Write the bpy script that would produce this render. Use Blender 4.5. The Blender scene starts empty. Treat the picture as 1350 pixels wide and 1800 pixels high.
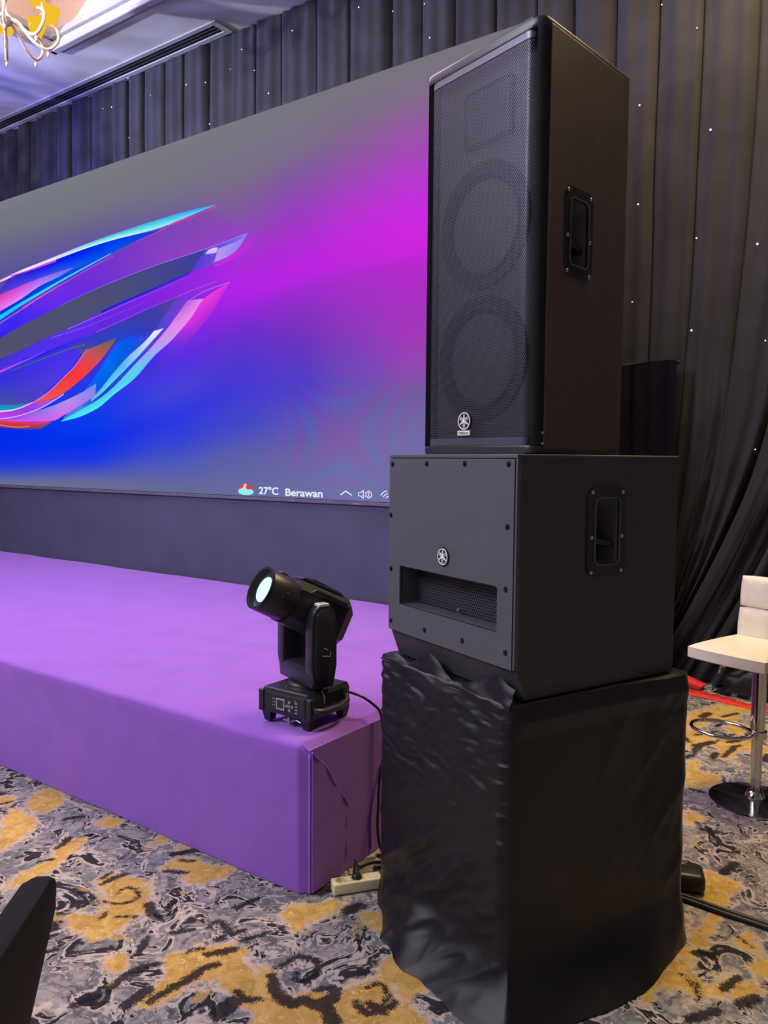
import bpy, bmesh, math, json, random
import numpy as np
from mathutils import Vector, Matrix, noise as mnoise

random.seed(7)
S = bpy.context.scene
COL = S.collection
PI = math.pi
R = math.radians

# ------------------------------------------------------------------ camera
cam_d = bpy.data.cameras.new('camera')
cam = bpy.data.objects.new('camera', cam_d); COL.objects.link(cam)
rt, up, fw = Vector((.8142, .5805, .0079)), Vector((-.0451, .0497, .9977)), Vector((-.5788, .8127, -.0666))
rt = (rt - fw * rt.dot(fw)).normalized(); fw.normalize(); up = rt.cross(fw)
M = Matrix((rt, up, -fw)).transposed().to_4x4(); M.translation = Vector((1.7895, -2.0529, 1.5596))
cam.matrix_world = M
cam_d.sensor_fit = 'VERTICAL'; cam_d.sensor_height = 36.0; cam_d.lens = 1386.7 / 1800 * 36
cam_d.clip_start = .02; cam_d.clip_end = 200
S.camera = cam
# ------------------------------------------------------------------ view, world, hall lights and added fills
S.view_settings.view_transform = 'Standard'; S.view_settings.look = 'None'
S.view_settings.gamma = 1; S.view_settings.use_curve_mapping = False
S.view_settings.exposure = 0.0
W = bpy.data.worlds.new('hall_ambience'); S.world = W; W.use_nodes = True
W.node_tree.nodes['Background'].inputs[0].default_value = (.62, .60, .78, 1)
W.node_tree.nodes['Background'].inputs[1].default_value = .20

def area(name, loc, target, size, energy, color, sy=None):
    d = bpy.data.lights.new(name, 'AREA'); d.energy = energy; d.color = color; d.size = size
    if sy: d.shape = 'RECTANGLE'; d.size_y = sy
    o = bpy.data.objects.new(name, d); COL.objects.link(o); o.location = loc
    o.rotation_euler = (Vector(target) - Vector(loc)).to_track_quat('-Z', 'Y').to_euler()
    return o
area('hall_ceiling_light', (-3.6, -4.6, 5.7), (-1.2, .6, .6), 3.0, 360, (.84, .84, 1.0))
area('hall_warm_light', (1.25, 2.55, 5.72), (1.2, 1.9, 0), 1.4, 230, (1.0, .74, .36))
area('audience_light', (-1.2, -5.0, 5.7), (.2, -.8, 0), 2.5, 110, (1.0, .95, .92))
area('bounce_fill', (-3.0, -3.2, 4.5), (-3.4, 1.0, 6.6), 3.0, 110, (.88, .88, 1.0))  # unseen fill added in place of light bounced up to the ceiling
area('stage_fill', (-3.4, .9, 5.6), (-2.8, .9, 0), 2.0, 170, (1.0, .74, .95))  # added fill that turns the platform top pinker and brighter
def spot(name, loc, target, energy, color, angle, blend, gobo=0.0):
    """spot lamp; an optional cloud gobo breaks up its beam"""
    d = bpy.data.lights.new(name, 'SPOT'); d.energy = energy; d.color = color; d.spot_size = R(angle); d.spot_blend = blend; d.shadow_soft_size = .08
    if gobo:
        d.use_nodes = True; nt = d.node_tree; e = nt.nodes['Emission']
        tc = nt.nodes.new('ShaderNodeTexCoord'); n = nt.nodes.new('ShaderNodeTexNoise'); n.inputs['Scale'].default_value = gobo; n.inputs['Detail'].default_value = 3; n.inputs['Distortion'].default_value = .8
        mr = nt.nodes.new('ShaderNodeMapRange'); mr.inputs[1].default_value = .38; mr.inputs[2].default_value = .62; mr.inputs[3].default_value = .0; mr.inputs[4].default_value = 1.7
        nt.links.new(tc.outputs['Normal'], n.inputs['Vector']); nt.links.new(n.outputs['Fac'], mr.inputs[0]); nt.links.new(mr.outputs[0], e.inputs['Strength'])
    o = bpy.data.objects.new(name, d); COL.objects.link(o); o.location = loc
    o.rotation_euler = (Vector(target) - Vector(loc)).to_track_quat('-Z', 'Y').to_euler()
spot('gobo_uplight', (-9.0, -.6, 3.6), (-6.6, 3.0, 5.8), 900, (.50, .45, .95), 75, .5, 22)
spot('blue_curtain_wash', (-9.6, .6, 5.2), (-4.6, 3.6, 4.9), 1200, (.14, .16, 1.0), 60, .7)
spot('ceiling_fill', (-8.8, -2.2, 4.3), (-3.6, 3.3, 5.9), 2400, (.90, .95, .95), 46, .6)  # unseen spot added to brighten the ceiling

# ------------------------------------------------------------------ materials
def lin(c):
    return tuple(((v / 255) / 12.92 if v / 255 <= .04045 else ((v / 255 + .055) / 1.055) ** 2.4) for v in c)
def mat(name, col, rough=.6, metal=0.0, var=.12, scale=30, bump=0.0, bscale=200, spec=.5, sheen=0.0, coat=0.0):
    m = bpy.data.materials.new(name); m.use_nodes = True
    nt = m.node_tree; b = nt.nodes['Principled BSDF']
    b.inputs['Roughness'].default_value = rough; b.inputs['Metallic'].default_value = metal
    b.inputs['Specular IOR Level'].default_value = spec
    b.inputs['Sheen Weight'].default_value = sheen; b.inputs['Coat Weight'].default_value = coat
    tc = nt.nodes.new('ShaderNodeTexCoord'); n = nt.nodes.new('ShaderNodeTexNoise'); n.inputs['Scale'].default_value = scale
    n.inputs['Detail'].default_value = 4
    r = nt.nodes.new('ShaderNodeValToRGB')
    c = Vector(col)
    r.color_ramp.elements[0].position = .3; r.color_ramp.elements[1].position = .7
    r.color_ramp.elements[0].color = (*(c * (1 - var)), 1); r.color_ramp.elements[1].color = (*(c * (1 + var)), 1)
    nt.links.new(tc.outputs['Object'], n.inputs['Vector']); nt.links.new(n.outputs['Fac'], r.inputs['Fac'])
    nt.links.new(r.outputs['Color'], b.inputs['Base Color'])
    if bump:
        n2 = nt.nodes.new('ShaderNodeTexNoise'); n2.inputs['Scale'].default_value = bscale; n2.inputs['Detail'].default_value = 2
        bp = nt.nodes.new('ShaderNodeBump'); bp.inputs['Strength'].default_value = bump; bp.inputs['Distance'].default_value = .002
        nt.links.new(tc.outputs['Object'], n2.inputs['Vector']); nt.links.new(n2.outputs['Fac'], bp.inputs['Height'])
        nt.links.new(bp.outputs['Normal'], b.inputs['Normal'])
    return m
def emit(name, col, st):
    m = bpy.data.materials.new(name); m.use_nodes = True; nt = m.node_tree
    nt.nodes.remove(nt.nodes['Principled BSDF']); e = nt.nodes.new('ShaderNodeEmission')
    e.inputs[0].default_value = (*col, 1); e.inputs[1].default_value = st
    nt.links.new(e.outputs[0], nt.nodes['Material Output'].inputs[0]); return m

M_cab = mat('black_textured_paint', (.080, .058, .064), .5, bump=.5, bscale=500, spec=.4)
M_subcab = mat('black_cabinet_paint', (.056, .051, .062), .5, bump=.5, bscale=500, spec=.4)
M_panel = mat('charcoal_baffle_paint', (.088, .092, .112), .5, bump=.4, bscale=600, var=.05, scale=6)
M_grille = mat('charcoal_grille_steel', (.125, .116, .165), .34, metal=.4, var=.05)
M_baffle = mat('dark_baffle', (.007, .007, .010), .7)
M_cone = mat('woofer_cone', (.0095, .0095, .013), .8, spec=.15)
M_horn = mat('horn_moulding', (.022, .022, .029), .75, spec=.2)
M_plast = mat('black_plastic', (.018, .018, .022), .38, bump=.1, bscale=800)
M_plast2 = mat('charcoal_plastic', (.035, .035, .046), .35, var=.05)
M_head = mat('fixture_plastic', (.022, .022, .032), .34, var=.05, bump=.1, bscale=900)
M_dark = mat('deep_black', (.006, .006, .008), .8)
M_silver = mat('silver_print', (.92, .92, .90), .35, metal=0.0, var=.03)
M_chrome = mat('chrome', (.62, .61, .60), .12, metal=1.0, var=.02)
M_screw = mat('zinc_screw', (.55, .54, .52), .28, metal=.9, var=.05)
M_bscrew = mat('black_screw', (.02, .02, .025), .3, metal=.6)
M_cloth = mat('black_poly_cloth', (.0050, .0048, .0085), .38, spec=.42, sheen=.02, bump=.3, bscale=700, var=.2)
M_chair = mat('black_spandex', (.005, .005, .009), .75, spec=.15, sheen=.03, bump=.3, bscale=900)
M_curtain = mat('black_velour', (.020, .0195, .029), .8, spec=.25, sheen=.06, bump=.4, bscale=300, var=.25, scale=4)
M_skirt = mat('charcoal_skirt_cloth', (.066, .070, .118), .75, var=.12, scale=2.5, bump=.2, bscale=300)
M_stage = mat('purple_carpet', (.29, .110, .60), .95, sheen=.25, bump=.5, bscale=260, var=.06, scale=5, spec=.1)
M_white = mat('white_leatherette', (.80, .74, .58), .45, var=.04, bump=.15, bscale=120)
M_red = mat('red_webbing', (.75, .03, .03), .7, bump=.3, bscale=300)
M_strip = mat('cream_plastic', (.78, .72, .47), .35, var=.03)
M_rubber = mat('black_rubber', (.014, .014, .015), .42)
M_gold = mat('pale_gilt_metal', (.80, .66, .46), .3, metal=.4)
M_amber = emit('amber_glass_glow', (1.0, .58, .03), .9)
M_bulb = emit('warm_bulb', (1, .8, .5), 2.0)
M_star = emit('star_led', (.95, .95, 1.0), 1.6)
M_trim = mat('cornice_paint', (.36, .36, .42), .6, var=.05)
M_tray = mat('tray_paint', (.66, .52, .47), .7, var=.06, scale=3)
M_label = mat('white_label', (.8, .8, .74), .5, var=.02)
M_glass = mat('lens_glass', (.03, .05, .075), .08, spec=.8, coat=.6)
M_lensglow = emit('lens_glow', (.78, .95, 1.0), 1.05)
M_lcd = mat('lcd_dark', (.03, .033, .05), .15)
M_grey = mat('grey_print', (.42, .42, .45), .4)
M_bezel = mat('screen_bezel', (.12, .12, .16), .5)

# ------------------------------------------------------------------ object helpers
def link(o, parent=None):
    COL.objects.link(o)
    if parent: o.parent = parent
    return o
def thing(name, label, cat, loc=(0, 0, 0), rotz=0, group=None):
    o = bpy.data.objects.new(name, None); o.empty_display_size = .1; COL.objects.link(o)
    o.location = loc; o.rotation_euler = (0, 0, rotz); o['label'] = label; o['category'] = cat
    if group: o['group'] = group
    return o
def tag(o, label, cat, group=None):
    o['label'] = label; o['category'] = cat
    if group: o['group'] = group
    return o
def obj(name, bm, m, parent=None, smooth=None, label=None):
    me = bpy.data.meshes.new(name)
    bmesh.ops.recalc_face_normals(bm, faces=bm.faces[:])
    if smooth is not None:
        for f in bm.faces: f.smooth = True
        for e in bm.edges:
            if len(e.link_faces) == 2 and e.calc_face_angle(0) > smooth: e.smooth = False
    bm.to_mesh(me); bm.free()
    for mm in (m if isinstance(m, (list, tuple)) else [m]): me.materials.append(mm)
    o = link(bpy.data.objects.new(name, me), parent)
    if label: o['label'] = label
    return o
def struct(name, bm, m, parent=None):
    o = obj(name, bm, m, parent)
    if not parent: o['kind'] = 'structure'
    return o
def mesh_np(name, V, F, m, parent=None, smooth=False, colors=None):
    me = bpy.data.meshes.new(name)
    V = np.asarray(V, np.float32); F = np.asarray(F, np.int32)
    k = F.shape[1]
    me.vertices.add(len(V)); me.vertices.foreach_set('co', V.ravel())
    me.loops.add(F.size); me.loops.foreach_set('vertex_index', F.ravel())
    me.polygons.add(len(F)); me.polygons.foreach_set('loop_start', np.arange(0, F.size, k, dtype=np.int32))
    me.update(calc_edges=True)
    if smooth: me.polygons.foreach_set('use_smooth', np.ones(len(F), bool))
    if colors is not None:
        a = me.color_attributes.new('paint', 'FLOAT_COLOR', 'POINT')
        a.data.foreach_set('color', np.asarray(colors, np.float32).ravel())
    me.materials.append(m); me.validate()
    return link(bpy.data.objects.new(name, me), parent)
def nb(): return bmesh.new()
def box(bm, lo, hi, bev=0.0, seg=2, mtx=None):
    c = [(l + h) / 2 for l, h in zip(lo, hi)]; s = [h - l for l, h in zip(lo, hi)]
    g = bmesh.ops.create_cube(bm, size=1)
    for v in g['verts']: v.co = Vector((v.co.x * s[0] + c[0], v.co.y * s[1] + c[1], v.co.z * s[2] + c[2]))
    vs = g['verts']
    if bev > 0:
        es = list({e for v in vs for e in v.link_edges})
        r = bmesh.ops.bevel(bm, geom=es, offset=bev, segments=seg, affect='EDGES', profile=.5)
        vs = list({v for f in r['faces'] for v in f.verts} | {v for v in vs if v.is_valid})
    if mtx is not None:
        for v in vs: v.co = mtx @ v.co
    return vs
def cyl(bm, p0, p1, r0, r1=None, n=20, cap=True):
    p0 = Vector(p0); p1 = Vector(p1); d = p1 - p0
    g = bmesh.ops.create_cone(bm, cap_ends=cap, segments=n, radius1=r0, radius2=r0 if r1 is None else r1, depth=d.length)
    mx = Matrix.Translation((p0 + p1) / 2) @ d.to_track_quat('Z', 'Y').to_matrix().to_4x4()
    for v in g['verts']: v.co = mx @ v.co
    return g['verts']
def tube(bm, pts, r, n=8, closed=False):
    pts = [Vector(p) for p in pts]; N = len(pts); rings = []
    nrm = None
    for i in range(N):
        a = pts[(i - 1) % N] if (closed or i > 0) else pts[i]; b = pts[(i + 1) % N] if (closed or i < N - 1) else pts[i]
        t = (b - a).normalized()
        if nrm is None: nrm = t.orthogonal().normalized()
        nrm = (nrm - t * nrm.dot(t)).normalized(); bi = t.cross(nrm)
        rr = r[i] if isinstance(r, (list, tuple)) else r
        rings.append([bm.verts.new(pts[i] + (nrm * math.cos(2 * PI * k / n) + bi * math.sin(2 * PI * k / n)) * rr) for k in range(n)])
    for i in range(N if closed else N - 1):
        A, B = rings[i], rings[(i + 1) % N]
        for k in range(n): bm.faces.new((A[k], A[(k + 1) % n], B[(k + 1) % n], B[k]))
    if not closed: bm.faces.new(rings[0][::-1]); bm.faces.new(rings[-1])
def spl(P, n=24, closed=False):
    P = np.array(P, float); K = len(P); out = []
    segs = K if closed else K - 1
    for i in range(segs):
        if closed: a, b, c, d = P[(i - 1) % K], P[i], P[(i + 1) % K], P[(i + 2) % K]
        else: a, b, c, d = P[max(i - 1, 0)], P[i], P[i + 1], P[min(i + 2, K - 1)]
        for t in np.linspace(0, 1, max(2, n // segs), endpoint=False):
            out.append(.5 * (2 * b + (c - a) * t + (2 * a - 5 * b + 4 * c - d) * t * t + (3 * b - a - 3 * c + d) * t ** 3))
    if not closed: out.append(P[-1])
    return [tuple(p) for p in out]
def prism(bm, pts2, d0, d1, plane='XZ', bev=0):
    """extrude a 2-D outline; plane XZ extrudes along Y, XY along Z, YZ along X"""
    def P(a, b, d): return {'XZ': (a, d, b), 'XY': (a, b, d), 'YZ': (d, a, b)}[plane]
    A = [bm.verts.new(P(a, b, d0)) for a, b in pts2]; B = [bm.verts.new(P(a, b, d1)) for a, b in pts2]
    n = len(pts2); fa = bm.faces.new(A); fb = bm.faces.new(B[::-1])
    for i in range(n): bm.faces.new((A[i], B[i], B[(i + 1) % n], A[(i + 1) % n]))
    if bev:
        es = list(set(fa.edges) | set(fb.edges))
        bmesh.ops.bevel(bm, geom=es, offset=bev, segments=2, affect='EDGES', profile=.5)
    return A + B
def rrect(x0, z0, x1, z1, r, n=5):
    out = []
    for cx, cz, a0 in ((x1 - r, z1 - r, 0), (x0 + r, z1 - r, 90), (x0 + r, z0 + r, 180), (x1 - r, z0 + r, 270)):
        for k in range(n + 1): a = R(a0 + 90 * k / n); out.append((cx + r * math.cos(a), cz + r * math.sin(a)))
    return out
def ringplate(bm, outer, inner, d0, d1, plane='XZ', bev=0):
    def P(a, b, d): return {'XZ': (a, d, b), 'YZ': (d, a, b), 'XY': (a, b, d)}[plane]
    n = len(outer)
    o0 = [bm.verts.new(P(a, b, d0)) for a, b in outer]; i0 = [bm.verts.new(P(a, b, d0)) for a, b in inner]
    o1 = [bm.verts.new(P(a, b, d1)) for a, b in outer]; i1 = [bm.verts.new(P(a, b, d1)) for a, b in inner]
    for k in range(n):
        j = (k + 1) % n
        bm.faces.new((o0[k], o0[j], i0[j], i0[k])); bm.faces.new((o1[k], i1[k], i1[j], o1[j]))
        bm.faces.new((o0[k], o1[k], o1[j], o0[j])); bm.faces.new((i0[k], i0[j], i1[j], i1[k]))
def lathe(bm, prof, n=32, mtx=None, a0=0, a1=2 * PI):
    full = abs(a1 - a0 - 2 * PI) < 1e-6; rings = []
    for k in range(n if full else n + 1):
        a = a0 + (a1 - a0) * k / n
        rings.append([bm.verts.new((mtx or Matrix()) @ Vector((r * math.cos(a), r * math.sin(a), z))) for r, z in prof])
    for k in range(n):
        A, B = rings[k], rings[(k + 1) % len(rings)]
        for i in range(len(prof) - 1): bm.faces.new((A[i], B[i], B[i + 1], A[i + 1]))
    bmesh.ops.remove_doubles(bm, verts=bm.verts[:], dist=1e-6)
def cut(o, cutter_bm):
    """carve a recess and keep plain mesh data"""
    bmesh.ops.recalc_face_normals(cutter_bm, faces=cutter_bm.faces[:])
    me = bpy.data.meshes.new('cutter'); cutter_bm.to_mesh(me); cutter_bm.free()
    c = bpy.data.objects.new('cutter', me); COL.objects.link(c)
    c.parent = o.parent
    md = o.modifiers.new('cut', 'BOOLEAN'); md.operation = 'DIFFERENCE'; md.object = c; md.solver = 'EXACT'
    dg = bpy.context.evaluated_depsgraph_get(); dg.update()
    new = bpy.data.meshes.new_from_object(o.evaluated_get(dg))
    o.modifiers.clear(); o.data = new
    bpy.data.objects.remove(c)
def hexsheet(name, x0, x1, z0, z1, pitch, hole, fn, m, parent):
    """perforated sheet: every hexagonal cell keeps a hexagonal hole; fn maps (s, z) to a 3-D point"""
    rx = pitch; rz = pitch * .8660254
    nx = int((x1 - x0) / rx); nz = int((z1 - z0) / rz)
    cx, cz = np.meshgrid(np.arange(nx), np.arange(nz))
    X = x0 + (cx + .5 * (cz % 2)) * rx + rx * .5; Z = z0 + cz * rz + rz * .6
    X = X.ravel(); Z = Z.ravel()
    a = np.pi / 6 + np.arange(6) * np.pi / 3
    ro = pitch / math.sqrt(3); ri = ro * hole
    ox = X[:, None] + ro * np.cos(a); oz = Z[:, None] + ro * np.sin(a)
    ix = X[:, None] + ri * np.cos(a); iz = Z[:, None] + ri * np.sin(a)
    s = np.concatenate([ox, ix], 1); z = np.concatenate([oz, iz], 1)
    V = fn(np.clip(s, x0, x1).ravel(), np.clip(z, z0, z1).ravel())
    base = (np.arange(len(X)) * 12)[:, None, None]
    k = np.arange(6); q = np.stack([k, (k + 1) % 6, 6 + (k + 1) % 6, 6 + k], 1)[None]
    F = (base + q).reshape(-1, 4)
    return mesh_np(name, V, F, m, parent)
def text_mesh(name, body, size, m, parent, loc, rot=(PI / 2, 0, 0), width=None, ext=.0008, align='LEFT', bold=0.0):
    cu = bpy.data.curves.new(name, 'FONT'); cu.body = body; cu.size = size; cu.extrude = ext; cu.align_x = align; cu.offset = bold
    t = bpy.data.objects.new(name, cu); COL.objects.link(t)
    dg = bpy.context.evaluated_depsgraph_get(); dg.update()
    me = bpy.data.meshes.new_from_object(t.evaluated_get(dg)); bpy.data.objects.remove(t)
    o = link(bpy.data.objects.new(name, me), parent)
    me.materials.clear(); me.materials.append(m)
    if width:
        xs = [v.co.x for v in me.vertices]; k = width / (max(xs) - min(xs))
        for v in me.vertices: v.co.x *= k
    o.location = loc; o.rotation_euler = rot
    return o

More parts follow.
